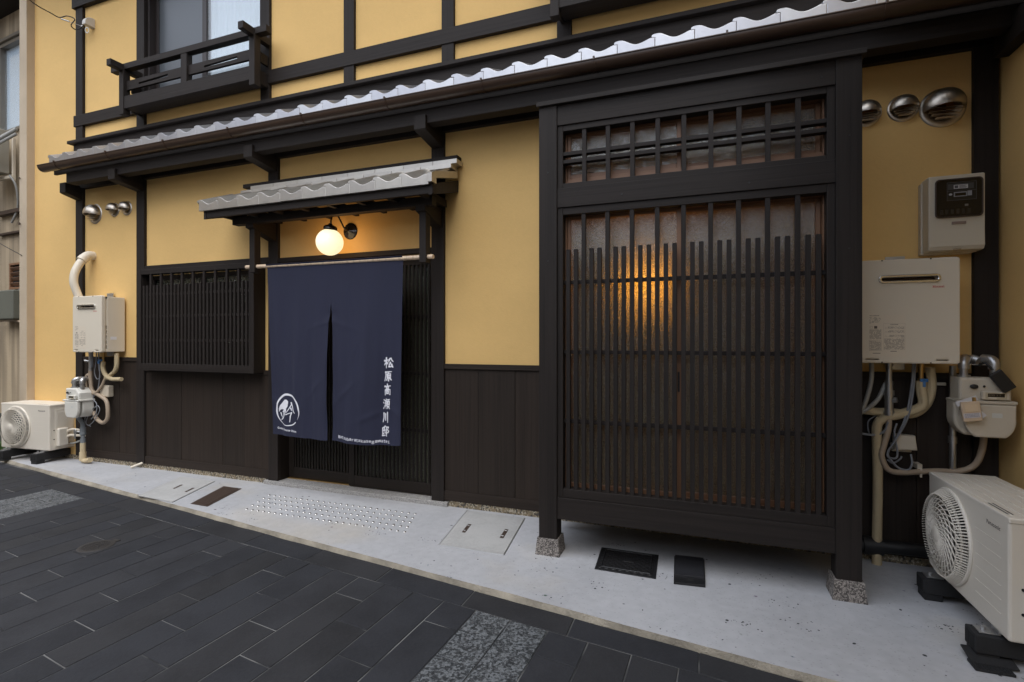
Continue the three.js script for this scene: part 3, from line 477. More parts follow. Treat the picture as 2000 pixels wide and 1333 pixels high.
{
  const c = thing('service_cable', 'black overhead cable looping to a white bracket at the upper left corner post', 'cable', [-6.54, 4.8, 0.1]);
  part('wire', tube([[-6.66, 5.3, 1.2], [-6.662, 5.12, 0.75], [-6.675, 4.96, 0.45], [-6.66, 4.925, 0.26], [-6.635, 4.912, 0.2], [-6.57, 4.935, 0.165], [-6.50, 4.905, 0.13], [-6.545, 4.84, 0.14], [-6.54, 4.815, 0.1], [-6.48, 4.82, 0.09], [-6.42, 4.845, 0.085]], 0.0055, 90), black, c);
  part('clamp', M(tube([[-6.625, 4.90, 0.19], [-6.56, 4.88, 0.15]], 0.007), tube([[-6.56, 4.88, 0.15], [-6.5, 4.865, 0.07]], 0.0025)), zinc, c);
  const k = thing('cable_bracket', 'small white rounded cable box with ring on the upper left corner post', 'cable box', [-6.4, 4.85, 0]);
  part('cover', boxUV(alongX((() => { const q = new THREE.Shape(); q.moveTo(0, 0); q.lineTo(-0.10, 0); q.quadraticCurveTo(-0.105, 0.085, -0.03, 0.10); q.lineTo(0, 0.10); q.closePath(); return q; })(), -6.43, -6.375, 0.004).translate(0, 4.85, 0)), std({ color: lin(0.6, 0.58, 0.54), roughness: 0.5 }), k);
  part('ring', boxUV(new THREE.TorusGeometry(0.02, 0.0045, 8, 20).scale(0.8, 1.5, 1).rotateY(0.9).translate(-6.385, 4.79, 0.075)), std({ color: lin(0.66, 0.68, 0.66), roughness: 0.3 }), k);
  part('insulator', boxUV(new THREE.SphereGeometry(0.012, 12, 8).translate(-6.495, 4.865, 0.06)), std({ color: lin(0.8, 0.8, 0.78), roughness: 0.2 }), k);
}

// ---------------------------------------------------------------- curtain, pole and lamp at the door
{
  const pole = thing('curtain_pole', 'pale round wooden pole through two dark hangers above the curtain', 'pole', [-2.91, 2.013, 0.24]);
  part('pole', cyl([-3.872, 2.018, 0.24], [-1.955, 2.008, 0.24], 0.0175), paleWood, pole);
  const W = 1.42, Hh = 1.53, CW2 = 1420, CH2 = 1530;
  // brush strokes: x, y in a 100 x 100 cell; w is the brush width
  const KANJI = [
    [[8, 32, 50, 25], [29, 6, 28, 60, 27, 96], [28, 38, 20, 54, 5, 68], [31, 44, 46, 60], [64, 14, 60, 30, 50, 44], [74, 10, 82, 28, 95, 42], [70, 48, 62, 68, 54, 86, 70, 85, 88, 80], [80, 64, 92, 90]],
    [[14, 14, 60, 11, 92, 9], [22, 12, 20, 50, 5, 94], [56, 18, 50, 27], [36, 32, 35, 60], [36, 31, 80, 29, 79, 60], [38, 45, 77, 44], [37, 60, 78, 59], [57, 62, 57, 94, 48, 88], [40, 70, 26, 88], [72, 70, 88, 86]],
    [[50, 0, 51, 14], [10, 20, 50, 18, 92, 15], [34, 26, 35, 42], [34, 26, 67, 25, 66, 41], [35, 41, 66, 41], [17, 52, 16, 98], [17, 51, 86, 48, 86, 94, 76, 90], [36, 62, 37, 82], [36, 62, 66, 61, 65, 81], [37, 81, 66, 81]],
    [[10, 12, 23, 24], [5, 38, 18, 47], [6, 94, 16, 78, 24, 60], [29, 20, 59, 16], [45, 4, 44, 94], [34, 32, 35, 50], [34, 31, 57, 30, 56, 50], [34, 50, 56, 50], [42, 56, 28, 78], [47, 56, 58, 72], [62, 14, 97, 10], [78, 13, 73, 26], [66, 28, 67, 74], [66, 28, 92, 27, 91, 74], [67, 43, 91, 43], [67, 58, 91, 58], [67, 74, 91, 74], [72, 79, 60, 96], [85, 79, 98, 96]],
    [[23, 14, 22, 56, 6, 96], [51, 20, 51, 80], [83, 6, 84, 98]],
    [[48, 4, 32, 14, 14, 22], [15, 22, 14, 80, 36, 68], [14, 45, 53, 40], [34, 16, 42, 54, 58, 76], [10, 94, 48, 90], [65, 10, 64, 99], [64, 12, 91, 11, 77, 36, 93, 50, 84, 64, 66, 66]],
  ];
  const print = canvasTex(CW2, CH2, (g, w, h) => {
    for (let y = 0; y < h; y += 1) { const s = 0; g.fillStyle = '#323552'; if (y === 0) g.fillRect(0, 0, w, h); }
    const im = g.getImageData(0, 0, w, h);
    for (let i = 0; i < w * h; i++) { const x = i % w, y = (i / w) | 0, k = 1 + 0.10 * (hash(x >> 1, y, 3) - 0.5) + 0.06 * (hash(x, y >> 1, 8) - 0.5) + 0.07 * (fbm(x / w, y / h, 14, 3, 3, 5) - 0.5); for (let c = 0; c < 3; c++) im.data[4 * i + c] = [35, 38, 60][c] * k; }
    g.putImageData(im, 0, 0);
    g.fillStyle = g.strokeStyle = '#e8e8ee'; g.lineCap = 'round'; g.lineJoin = 'round';
    const PX = (X) => (X + 3.624) / W * w, PY = (Y) => (2.03 - Y) / Hh * h;       // cloth metres to print
    const brush = (pts, s, ox, oy, wd) => { const q = []; for (let i = 0; i < pts.length; i += 2) q.push([ox + pts[i] * s, oy + pts[i + 1] * s]); let n = 0; for (let i = 0; i + 1 < q.length; i++) { const L = Math.hypot(q[i + 1][0] - q[i][0], q[i + 1][1] - q[i][1]), m = Math.ceil(L * 2); for (let k = 0; k <= m; k++, n++) { const t = k / m, e = i === 0 ? 1.25 - 0.45 * t : i === q.length - 2 ? 0.95 - 0.35 * t : 0.85; const r = wd * e * (0.9 + 0.2 * hash(n >> 2, i, 6)); g.beginPath(); g.arc(q[i][0] + (q[i + 1][0] - q[i][0]) * t, q[i][1] + (q[i + 1][1] - q[i][1]) * t, r / 2, 0, 7); g.fill(); } } };
    const cols = [[-2.409, 1.226, 0.092, 0.097], [-2.407, 1.117, 0.080, 0.094], [-2.411, 1.008, 0.072, 0.094], [-2.420, 0.895, 0.072, 0.094], [-2.427, 0.786, 0.064, 0.092], [-2.438, 0.672, 0.082, 0.090]];
    KANJI.forEach((ch, i) => { const [X, Y, sx, sy] = cols[i]; g.save(); g.translate(PX(X), PY(Y)); g.scale(sx / W * w / 100, sy * 0.94 / Hh * h / 100); ch.forEach((st, j) => brush(st, 1, 0, 0, (i === 3 ? 8 : i === 4 ? 14.5 : 11.5) * (0.85 + 0.3 * hash(i, j, 2)))); g.restore(); });
    // round emblem
    g.save(); g.translate(PX(-3.547), PY(0.887)); g.scale(0.306 / W * w / 333, 0.29 / Hh * h / 433);
    const E = (x, y) => [x - 100, y - 560];
    const ring = []; for (let a = 0; a <= 64; a++) { const t = -0.35 + a / 64 * (Math.PI * 2 - 0.22), t2 = t + 1.15; const wob2 = 1 + 0.012 * Math.sin(t2 * 3) + 0.006 * Math.sin(t2 * 7 + 1); ring.push([166 + 152 * Math.cos(t2) * wob2, 217 + 203 * Math.sin(t2) * wob2]); }
    ring.forEach(([x, y], i) => { if (!i) return; const t = i / 64, wd = (11 + 14 * Math.sin(Math.PI * clamp((t - 0.3) / 0.62)) ** 0.8 + 3 * Math.sin(t * 23)) * (t > 0.93 ? (1 - t) * 10 + 0.3 : 1); g.lineWidth = wd; g.beginPath(); g.moveTo(...ring[i - 1]); g.lineTo(x, y); g.stroke(); });
    g.beginPath(); [[140, 812], [140, 770], [162, 722], [202, 668], [232, 638], [258, 640], [275, 662], [272, 700], [262, 728], [250, 752], [222, 772], [186, 772], [162, 786], [146, 812]].forEach((p, i) => (i ? g.lineTo(...E(...p)) : g.moveTo(...E(...p)))); g.closePath(); g.fill();
    const st = (pts, wd) => brush(pts.map((v, i) => v - (i % 2 ? 560 : 100)), 1, 0, 0, wd);
    st([262, 715, 252, 745, 205, 800], 15); st([168, 822, 176, 850, 190, 878], 13); st([216, 795, 208, 825, 214, 850], 11); st([244, 770, 238, 820, 205, 885, 178, 912], 16); st([200, 806, 250, 778], 9);
    st([310, 674, 326, 720, 340, 770, 364, 806], 14); st([316, 690, 292, 740, 258, 805], 10); st([306, 746, 316, 774], 14); st([252, 836, 282, 818, 326, 800], 10); st([320, 802, 304, 850, 296, 928], 12);
    g.restore();
    const word = (text, X0, Y0, X1, Y1, size, font, jit) => { g.font = `${font}`; let tot = 0; for (const c of text) tot += g.measureText(c).width; let run = 0; const L = PX(X1) - PX(X0), k = L / tot; for (const [i, c] of [...text].entries()) { const cw = g.measureText(c).width; g.save(); g.translate(PX(X0) + (run + cw / 2) * k, PY(Y0) + (PY(Y1) - PY(Y0)) * (run / tot) + (hash(i, 3, 9) - 0.5) * jit); g.rotate((hash(i, 7, 2) - 0.5) * jit * 0.03); g.scale(k, 1 + (hash(i, 1, 1) - 0.5) * jit * 0.03); g.textAlign = 'center'; g.fillText(c, 0, 0); g.restore(); run += cw; } };
    word('Guest house Rinn', -3.527, 0.566, -3.288, 0.553, 1, 'bold 25px sans-serif', 1);
    word('Matsubaratakasegawatei', -2.846, 0.545, -2.352, 0.533, 1, 'bold 33px monospace', 6);
  });
  const bumpCloth = rep(tex(256, 256, (u, v) => 0.5 + 0.25 * Math.sin(u * 2 * Math.PI * 90) + 0.25 * Math.sin(v * 2 * Math.PI * 90), false), 6, 6);
  const clothMat = phy({ map: print, roughness: 0.85, sheen: 0.25, sheenRoughness: 0.5, sheenColor: lin(0.3, 0.32, 0.5), bumpMap: bumpCloth, bumpScale: 0.0006, side: THREE.DoubleSide });
  const cur = thing('door_curtain', 'navy split curtain with white emblem and lettering hanging at the door', 'curtain', [-2.92, 2.03, 0.24]);
  const sheet = (side) => {                                    // each half: 0 left, 1 right; joined above the slit
    const nu = 60, nv = 110, pos = [], uv = [], idx = [];
    for (let j = 0; j <= nv; j++) for (let i = 0; i <= nu; i++) {
      const a = i / nu, v = j / nv, y = 2.03 - 1.515 * v, split = clamp((v - 0.235) / 0.12), low = clamp((v - 0.235) / 0.765);
      const Lx = -3.623 + 0.055 * Math.pow(v, 0.8), Rx = -2.223 - 0.012 * Math.sin(v * 2.6) - 0.018 * v, mid = -2.921;
      const gL = split * (0.016 + 0.020 * Math.sin(low * Math.PI * 0.9)), gR = split * (0.010 + 0.010 * Math.sin(low * 3));
      const X = side ? mid + gR + (Rx - mid - gR) * a : Lx + (mid - gL - Lx) * a;
      const w = side ? a : a - 1, e = side ? a : 1 - a;       // e: distance from the slit
      let z = 0.243 + 0.0185 * Math.exp(-((v * 1.5 / 0.022) ** 2)) + 0.002;
      const f = clamp(v * 1.4);
      z += f * (0.018 * Math.sin(w * 5.2 + (side ? 0.4 : 2.2)) + 0.012 * Math.sin(w * 11 + v * 2.2 + side) + 0.0075 * Math.sin(w * 19 - v * 3) + 0.003 * Math.sin(w * 37 + v * 4)) + 0.024 * f * Math.sin(Math.PI * a) * (side ? 1 : 0.6);
      z += 0.012 * Math.exp(-(((e) / 0.06) ** 2)) * low * Math.sin(v * 26) * 0.35;
      z += 0.003 * Math.exp(-(((v - 0.34 - 0.12 * (side ? a : 1 - a)) / 0.012) ** 2)) * clamp(1.2 - e * 2.2);   // soft creases fanning from the top of the slit
      z -= 0.004 * Math.exp(-(((v - 0.30) / 0.02) ** 2)) * Math.exp(-((e / 0.10) ** 2));
      for (const [cu, cv, ang, s] of [[0.22, 0.72, 0.9, 0.004], [0.78, 0.55, -0.7, 0.003], [0.55, 0.85, 1.2, 0.004], [0.9, 0.82, -1.0, 0.005], [0.4, 0.45, 0.5, 0.002]]) { const dx = a - (side ? cu : 1 - cu), dy = (v - cv) * 2.1, q = dx * Math.cos(ang) + dy * Math.sin(ang), l = -dx * Math.sin(ang) + dy * Math.cos(ang); z += s * Math.exp(-((q / 0.035) ** 2) - ((l / 0.25) ** 2)); }
      for (const q of [0.33, 0.66]) z += 0.0012 * Math.exp(-(((a - q) / 0.008) ** 2));
      z += 0.0016 * Math.exp(-((((1 - v) * 1.5 - 0.035) / 0.005) ** 2)) + 0.0012 * Math.exp(-(((e - 0.03) / 0.008) ** 2)) * low;
      const yy = y - 0.012 * f * Math.sin(Math.PI * a) * (side ? 1 : 0.3) + (side ? 0 : 0.008 * (1 - a) * v);
      pos.push(X, yy, z); uv.push((X + 3.624) / W, 1 - v * 1.515 / Hh);
      if (i < nu && j < nv) { const k = j * (nu + 1) + i; idx.push(k, k + nu + 1, k + 1, k + 1, k + nu + 1, k + nu + 2); }
    }
    const g = new THREE.BufferGeometry(); g.setAttribute('position', new THREE.Float32BufferAttribute(pos, 3)); g.setAttribute('uv', new THREE.Float32BufferAttribute(uv, 2)); g.setIndex(idx); g.computeVertexNormals(); return g;
  };
  part('left_half', sheet(0), clothMat, cur); part('right_half', sheet(1), clothMat, cur);
  const lamp = thing('wall_lamp', 'lit white glass globe lamp on a black gooseneck above the door', 'lamp', [-2.918, 2.32, 0]);
  part('wall_plate', boxUV(new THREE.LatheGeometry([[0, 0.032], [0.018, 0.031], [0.022, 0.02], [0.055, 0.012], [0.07, 0.008], [0.074, 0.0]].map((p) => new THREE.Vector2(...p)), 32).rotateX(Math.PI / 2).translate(-2.918, 2.322, 0.001)), phy({ color: lin(0.012, 0.010, 0.009), roughness: 0.2, clearcoat: 0.6 }), lamp);
  const glossBlack = phy({ color: lin(0.012, 0.010, 0.009), roughness: 0.22, clearcoat: 0.6 });
  part('gooseneck', tube([[-2.918, 2.325, 0.02], [-2.93, 2.33, 0.06], [-2.945, 2.385, 0.09], [-2.955, 2.435, 0.125], [-2.962, 2.44, 0.165], [-2.968, 2.40, 0.188], [-2.972, 2.35, 0.195]], 0.0075, 60), glossBlack, lamp);
  part('cap', boxUV(new THREE.LatheGeometry([[0.0, 0.052], [0.014, 0.05], [0.02, 0.04], [0.044, 0.032], [0.056, 0.02], [0.058, 0.0], [0.052, -0.004], [0.05, -0.014], [0, -0.014]].map((p) => new THREE.Vector2(...p)), 32).rotateZ(-0.18).rotateX(0.1).translate(-2.974, 2.303, 0.198)), glossBlack, lamp);
  part('globe', boxUV(new THREE.SphereGeometry(0.113, 40, 28).translate(-2.978, 2.194, 0.2)), std({ color: lin(0.9, 0.85, 0.7), roughness: 0.25, emissive: lin(1, 0.87, 0.55), emissiveIntensity: 0.6 }), lamp);
  const pl = new THREE.PointLight(new THREE.Color(1, 0.52, 0.16), 0.15, 0, 2); pl.position.set(-2.978 + 2.918, 2.194 - 2.32, 0.2); pl.castShadow = true; pl.shadow.radius = 5; lamp.add(pl);
}
{
  const l = thing('indoor_lamp', 'orange indoor lamp glowing through the frosted glass behind the lattice bay', 'lamp', [-0.34, 1.74, 0.2]);
  part('shade', boxUV(new THREE.CylinderGeometry(0.09, 0.14, 0.2, 32, 1).translate(-0.34, 1.74, 0.2)), std({ color: lin(0.8, 0.6, 0.35), roughness: 0.6, emissive: lin(1, 0.36, 0.04), emissiveIntensity: 2.1 }), l);
  part('stem', cyl([-0.34, 1.82, 0.2], [-0.34, 2.80, 0.2], 0.006), black, l);
  const p = new THREE.PointLight(new THREE.Color(1, 0.45, 0.10), 0.18, 0, 2); p.position.set(0, 0, 0); p.castShadow = true; p.shadow.radius = 4; l.add(p);
}

// ---------------------------------------------------------------- vent hoods
function ventGeo(r, d) {
  const out = [], nA = 24, nB = 56, rows = [], n = [0, 0.93, -0.36], c = -0.47 * r;
  for (let b = 0; b <= nB; b++) {
    const be = 2 * Math.PI * b / nB, P = (al) => [r * 0.93 * Math.sin(al) * Math.cos(be), r * 0.93 * Math.sin(al) * Math.sin(be), d * Math.cos(al) ** 0.75 + 0.006];
    let end = Math.PI / 2; for (let k = 1; k <= 90; k++) { const al = k / 90 * Math.PI / 2, p = P(al); if (n[1] * p[1] + n[2] * p[2] < c && p[1] < 0) { end = al; break; } }
    rows.push(Array.from({ length: nA + 1 }, (_, i) => P(Math.min(end, 1.5705) * i / nA)));
  }
  const v = []; for (let b = 0; b < nB; b++) for (let i = 0; i < nA; i++) { const [p, q, s, t] = [rows[b][i], rows[b][i + 1], rows[b + 1][i + 1], rows[b + 1][i]]; v.push(...p, ...q, ...s, ...p, ...s, ...t); }
  const nrm = []; for (let i = 0; i < v.length; i += 3) { const q = new THREE.Vector3(v[i] / r ** 2, v[i + 1] / r ** 2, v[i + 2] / d ** 2).normalize(); nrm.push(q.x, q.y, q.z); }
  const g = new THREE.BufferGeometry(); g.setAttribute('position', new THREE.Float32BufferAttribute(v, 3)); g.setAttribute('normal', new THREE.Float32BufferAttribute(nrm, 3)); return boxUV(g);
}
const ventSteel = std({ color: lin(0.62, 0.56, 0.48), roughness: 0.38, metalness: 1, side: THREE.DoubleSide, map: rep(tTile, 4, 4) });
function ventHood(x, y, r, label) {
  const o = thing('vent_hood', label, 'vent hood', [x, y, 0], 'steel vent hoods');
  const hood = part('hood', ventGeo(r, r * 0.95), ventSteel, o, [x, y, 0.006]);
  part('flange', boxUV(new THREE.LatheGeometry([[r * 0.6, -0.02], [r * 0.62, 0.006], [r * 0.9, 0.008], [r, 0.006], [r * 1.06, 0]].map((p) => new THREE.Vector2(...p)), 40).rotateX(Math.PI / 2)), ventSteel, o, [x, y, 0.001]);
  const louv = []; for (let i = 0; i < 4; i++) { const yy = -r * (0.16 + 0.17 * i), hw = Math.sqrt(Math.max(0, (r * 0.8) ** 2 - yy * yy)); louv.push(boxUV(new THREE.BoxGeometry(hw * 2, 0.003, r * 0.3).translate(0, yy, 0.016 + r * 0.18))); }
  part('louvre', M(louv), ventSteel, o, [x, y, 0.004]);
}
for (const v of VENTS) ventHood(...v);

// ---------------------------------------------------------------- water heaters
const heaterLabel = canvasTex(512, 700, (g, w, h) => {           // printed straight on the front: faint small type in two blocks
  g.clearRect(0, 0, w, h); g.fillStyle = '#a89a85'; g.fillStyle = '#dacfbd'; g.fillRect(0, 0, w, h); g.fillStyle = '#57504a';
  const lines = (x, y, ww, n, lh, dens) => { for (let i = 0; i < n; i++) { let q = x; while (q < x + ww) { const l = 4 + hash(q, i + y, 3) * 12; if (hash(q + 3, i + y, 8) < dens) g.fillRect(q, y + i * lh, Math.min(l, x + ww - q), lh * 0.45); q += l + 3; } } };
  g.font = 'bold 19px sans-serif'; g.fillText('RUF-A2003SAW', 6, 18); lines(4, 40, 160, 9, 12, 0.55); g.strokeStyle = '#57504a'; g.lineWidth = 2; g.strokeRect(10, 190, 36, 36); g.fillRect(70, 186, 44, 44); lines(4, 245, 168, 14, 12, 0.85); g.strokeRect(2, 430, 170, 170); lines(8, 440, 158, 13, 12, 0.8); g.fillRect(50, 640, 110, 9);
  g.strokeStyle = '#8d8373'; g.lineWidth = 1.5; g.strokeRect(205, 145, 300, 440); g.font = 'bold 24px sans-serif'; g.fillText('CAUTION', 300, 172);
  for (const y of [210, 275, 350]) { g.beginPath(); g.moveTo(225, y + 18); g.lineTo(238, y - 6); g.lineTo(251, y + 18); g.closePath(); g.stroke(); lines(265, y - 10, 90, 3, 11, 0.7); lines(400, y - 10, 95, 4, 11, 0.7); g.beginPath(); g.arc(376, y + 2, 14, 0, 7); g.lineWidth = 3; g.stroke(); g.lineWidth = 1.5; }
  lines(215, 400, 280, 14, 13, 0.75); g.fillRect(300, 605, 90, 9);
});
const brandText = (text, color, bg, font, w, h) => canvasTex(w, h, (g) => { g.fillStyle = bg; g.fillRect(0, 0, w, h); g.fillStyle = color; g.font = font; g.textAlign = 'center'; g.textBaseline = 'middle'; g.fillText(text, w / 2, h / 2 + 2); });
const decal = (w, h, x, y, z) => { const g = new THREE.PlaneGeometry(w, h); g.translate(x, y, z); return g; };
const ivoryHex = '#dacfbd';
function makeHeater(x, label) {
  const o = thing('water_heater', label, 'water heater', [x, 1.225, 0.02], 'gas water heaters');
  const P = (n, g, m) => part(n, g, m, o), X0 = x - 0.235, X1 = x + 0.235;
  P('casing', B(X0 + 0.006, X1 - 0.004, 1.232, 1.812, 0.02, 0.197, 0.004), ivory);
  const gaps = [1.232]; for (let i = 0; i < 5; i++) gaps.push(1.262 + i * 0.052, 1.300 + i * 0.052); gaps.push(1.812);
  P('casing_edge', M(B(X0 + 0.02, X1 - 0.024, 1.25, 1.79, 0.19, 0.214, 0), B(X0 + 0.008, X1 - 0.006, 1.79, 1.811, 0.19, 0.214, 0), ...Array.from({ length: 6 }, (_, i) => B(X1 - 0.026, X1 - 0.006, gaps[2 * i], gaps[2 * i + 1], 0.19, 0.214, 0))), ivory);
  const fc = rrect(0.47, 0.595, 0.018, x, 1.5245); fc.holes.push(rrect(0.266, 0.022, 0.0105, x - 0.002, 1.709, THREE.Path), rrect(0.058, 0.0062, 0.002, X0 + 0.059, 1.2475, THREE.Path), rrect(0.055, 0.0062, 0.002, X1 - 0.08, 1.2475, THREE.Path));
  P('front_cover', boxUV(ext(fc, 0.042, 0.008).translate(0, 0, 0.212)), ivory);
  const sl = rrect(0.294, 0.046, 0.022, x - 0.002, 1.709); sl.holes.push(rrect(0.264, 0.020, 0.0095, x - 0.002, 1.709, THREE.Path));
  P('exhaust_rim', boxUV(ext(sl, 0.014, 0.004).translate(0, 0, 0.2525)), steel);
  P('exhaust_duct', B(x - 0.137, x + 0.133, 1.69, 1.728, 0.213, 0.216, 0), iron);
  P('printed_notice', decal(0.175, 0.24, x - 0.105, 1.385, 0.2546), std({ map: heaterLabel, roughness: 0.42 }));
  P('maker_name', decal(0.07, 0.02, x + 0.135, 1.660, 0.2546), std({ map: brandText('Rinnai', '#b01824', ivoryHex, 'bold 52px serif', 224, 64), roughness: 0.42 }));
  P('screw', M([[-0.13, 1.817], [0.1, 1.817], [-0.13, 1.232], [0.1, 1.232]].map(([dx, y]) => cyl([x + dx, y, 0.245], [x + dx, y, 0.256], 0.004, 0.004, 8))), darkHole);
  P('hanging_bracket', M(B(x - 0.05, x + 0.05, 1.80, 1.868, 0.018, 0.03), B(x - 0.05, x + 0.05, 1.18, 1.232, 0.018, 0.03)), zinc);
  P('side_sticker', B(X1 - 0.003, X1 - 0.0015, 1.36, 1.392, 0.105, 0.165, 0), std({ color: lin(0.75, 0.75, 0.78), roughness: 0.4 }));
  return o;
}
const fitting = (x, y0, y1, z, r = 0.016) => M(cyl([x, y0, z], [x, y1, z], r), cyl([x, y0, z], [x, y0 + 0.025, z], r * 1.35, r * 1.35, 6), cyl([x, y1 - 0.03, z], [x, y1, z], r * 1.3, r * 1.3, 6));
{
  const h = makeHeater(-6.08, 'left wall heater, ivory box with a grey side, hanging above the grey gas meter'), P = (n, g, m) => part(n, g, m, h);
  P('gas_valve', M(fitting(-6.30, 1.02, 1.235, 0.09, 0.017), cyl([-6.30, 1.12, 0.09], [-6.35, 1.13, 0.12], 0.012)), zinc);
  P('gas_hose', tube([[-6.30, 1.02, 0.09], [-6.295, 0.90, 0.09], [-6.27, 0.80, 0.09], [-6.16, 0.755, 0.09], [-6.05, 0.70, 0.085], [-6.02, 0.6, 0.085], [-6.04, 0.50, 0.08], [-6.12, 0.455, 0.08], [-6.22, 0.50, 0.08], [-6.26, 0.57, 0.08]], 0.02, 60), hose);
  P('branch_elbow', M(tube([[-6.30, 0.97, 0.09], [-6.345, 0.972, 0.09], [-6.365, 0.95, 0.09], [-6.365, 0.92, 0.09]], 0.016), tube([[-6.365, 0.93, 0.09], [-6.355, 0.83, 0.09], [-6.30, 0.78, 0.1], [-6.2, 0.78, 0.1], [-6.12, 0.85, 0.09], [-6.08, 0.93, 0.08]], 0.013)), hose);
  P('water_pipe', tube([[-6.085, 1.12, 0.09], [-6.09, 1.05, 0.09], [-6.04, 0.98, 0.095], [-5.94, 0.94, 0.1], [-5.78, 0.94, 0.1]], 0.022), wrap);
  P('hot_pipe', tube([[-5.875, 1.215, 0.09], [-5.87, 1.1, 0.09], [-5.9, 1.03, 0.085], [-5.98, 0.98, 0.08], [-6.06, 0.94, 0.08]], 0.022), wrap);
  P('tap', M(fitting(-6.085, 1.10, 1.235, 0.09, 0.013)), brass);
  P('tap_handle', M(B(-6.14, -6.08, 1.125, 1.15, 0.10, 0.12, 0.006), B(-6.14, -6.115, 1.10, 1.15, 0.10, 0.12, 0.006)), blueTap);
  P('cable', M(tube([[-6.2, 1.23, 0.09], [-6.21, 1.1, 0.09], [-6.24, 1.0, 0.085], [-6.2, 0.93, 0.085], [-6.14, 0.96, 0.085], [-6.16, 1.05, 0.09], [-6.17, 1.23, 0.09]], 0.005, 50, 6), tube([[-6.15, 1.23, 0.1], [-6.13, 1.0, 0.1], [-6.16, 0.82, 0.1], [-6.24, 0.72, 0.1], [-6.18, 0.66, 0.1], [-6.19, 0.56, 0.1], [-6.27, 0.49, 0.1]], 0.0055, 50, 6), tube([[-6.18, 0.63, 0.1], [-6.31, 0.58, 0.1], [-6.38, 0.48, 0.1], [-6.33, 0.42, 0.1], [-6.24, 0.46, 0.1], [-6.15, 0.56, 0.1], [-6.13, 0.61, 0.1], [-6.18, 0.64, 0.1], [-6.3, 0.55, 0.1], [-6.36, 0.44, 0.1], [-6.28, 0.41, 0.1]], 0.0045, 90, 6), tube([[-6.255, 1.235, 0.1], [-6.25, 1.12, 0.1], [-6.275, 1.06, 0.09]], 0.009, 20, 8)), cableGrey);
  const j = thing('junction_box', 'small beige box behind the cables beside the left gas meter', 'junction box', [-6.1, 0.73, 0.03]);
  part('box', B(-6.175, -6.035, 0.735, 0.86, 0.013, 0.075, 0.012), ivorySide, j);
}
{
  const h = makeHeater(1.107, 'right wall heater, ivory box below the electricity meter, partly behind the bay post'), P = (n, g, m) => part(n, g, m, h);
  P('gas_valve', M(fitting(1.055, 1.09, 1.235, 0.1, 0.016), fitting(1.055, 0.91, 1.06, 0.1, 0.022), cyl([1.055, 1.05, 0.1], [1.055, 1.1, 0.1], 0.02), cyl([1.055, 1.0, 0.1], [1.09, 1.005, 0.12], 0.016)), zinc);
  P('gas_hose', tube([[1.053, 0.93, 0.1], [1.052, 0.83, 0.1], [1.03, 0.73, 0.1], [1.018, 0.66, 0.1], [1.05, 0.585, 0.1], [1.12, 0.572, 0.1], [1.28, 0.59, 0.08], [1.40, 0.60, 0.08], [1.47, 0.645, 0.09], [1.495, 0.74, 0.11], [1.497, 0.86, 0.13]], 0.0165, 80), hose);
  P('water_pipe', tube([[1.213, 1.12, 0.1], [1.216, 1.06, 0.1], [1.224, 0.99, 0.1], [1.195, 0.955, 0.1], [1.10, 0.915, 0.1], [1.04, 0.895, 0.09], [1.003, 0.85, 0.08], [1.001, 0.75, 0.075], [1.005, 0.5, 0.075], [1.001, 0.12, 0.075], [1.0, 0.0, 0.075]], 0.0265, 90, 14), wrap);
  P('hot_pipe', tube([[1.262, 1.2, 0.085], [1.268, 1.08, 0.085], [1.245, 0.98, 0.08], [1.18, 0.92, 0.075], [1.08, 0.925, 0.07], [0.98, 0.925, 0.07], [0.90, 0.94, 0.07]], 0.024, 60, 14), wrap);
  P('tap', M(fitting(1.213, 1.11, 1.235, 0.1, 0.013)), brass);
  P('tap_handle', M(B(1.20, 1.24, 1.115, 1.135, 0.115, 0.13, 0.005), B(1.212, 1.228, 1.085, 1.13, 0.115, 0.13, 0.005)), blueTap);
  P('drain_hose', M(tube([[0.966, 1.235, 0.1], [0.965, 1.12, 0.1], [0.94, 1.0, 0.1], [0.91, 0.92, 0.1]], 0.0125), tube([[1.045, 1.1, 0.08], [1.0, 1.0, 0.09], [0.93, 0.93, 0.1], [0.88, 0.9, 0.1]], 0.0125)), hoseGrey);
  P('cable', M(tube([[1.175, 1.235, 0.1], [1.165, 1.1, 0.11], [1.135, 0.92, 0.12], [1.09, 0.78, 0.11], [1.055, 0.70, 0.1], [1.05, 0.66, 0.1], [1.09, 0.655, 0.1], [1.10, 0.70, 0.09], [1.085, 0.80, 0.09], [1.1, 0.86, 0.08]], 0.0058, 80, 6), tube([[1.185, 1.235, 0.1], [1.172, 1.08, 0.115], [1.14, 0.9, 0.125], [1.08, 0.76, 0.115], [1.05, 0.69, 0.1], [1.06, 0.65, 0.1], [1.1, 0.60, 0.1], [1.15, 0.59, 0.1], [1.17, 0.63, 0.1], [1.17, 0.68, 0.08]], 0.0058, 80, 6), tube([[1.05, 0.64, 0.09], [1.08, 0.62, 0.08], [1.12, 0.645, 0.07], [1.13, 0.66, 0.06]], 0.005, 30, 6), tube([[1.0, 0.90, 0.06], [0.96, 0.86, 0.06], [0.965, 0.79, 0.06], [1.0, 0.76, 0.05]], 0.004, 30, 6), tube([[0.90, 0.79, 0.08], [0.98, 0.785, 0.09], [1.03, 0.81, 0.1], [1.05, 0.87, 0.11]], 0.0075, 40, 8)), cableGrey);
  const j = thing('junction_box', 'small beige sloped box with a cable below the right heater', 'junction box', [1.13, 0.7, 0.02]);
  part('cover', boxUV(ext(poly([[-0.052, -0.055], [0.062, -0.05], [0.052, 0.035], [-0.048, 0.04]]), 0.06, 0.01).translate(1.14, 0.755, 0.03)), meterCream, j);
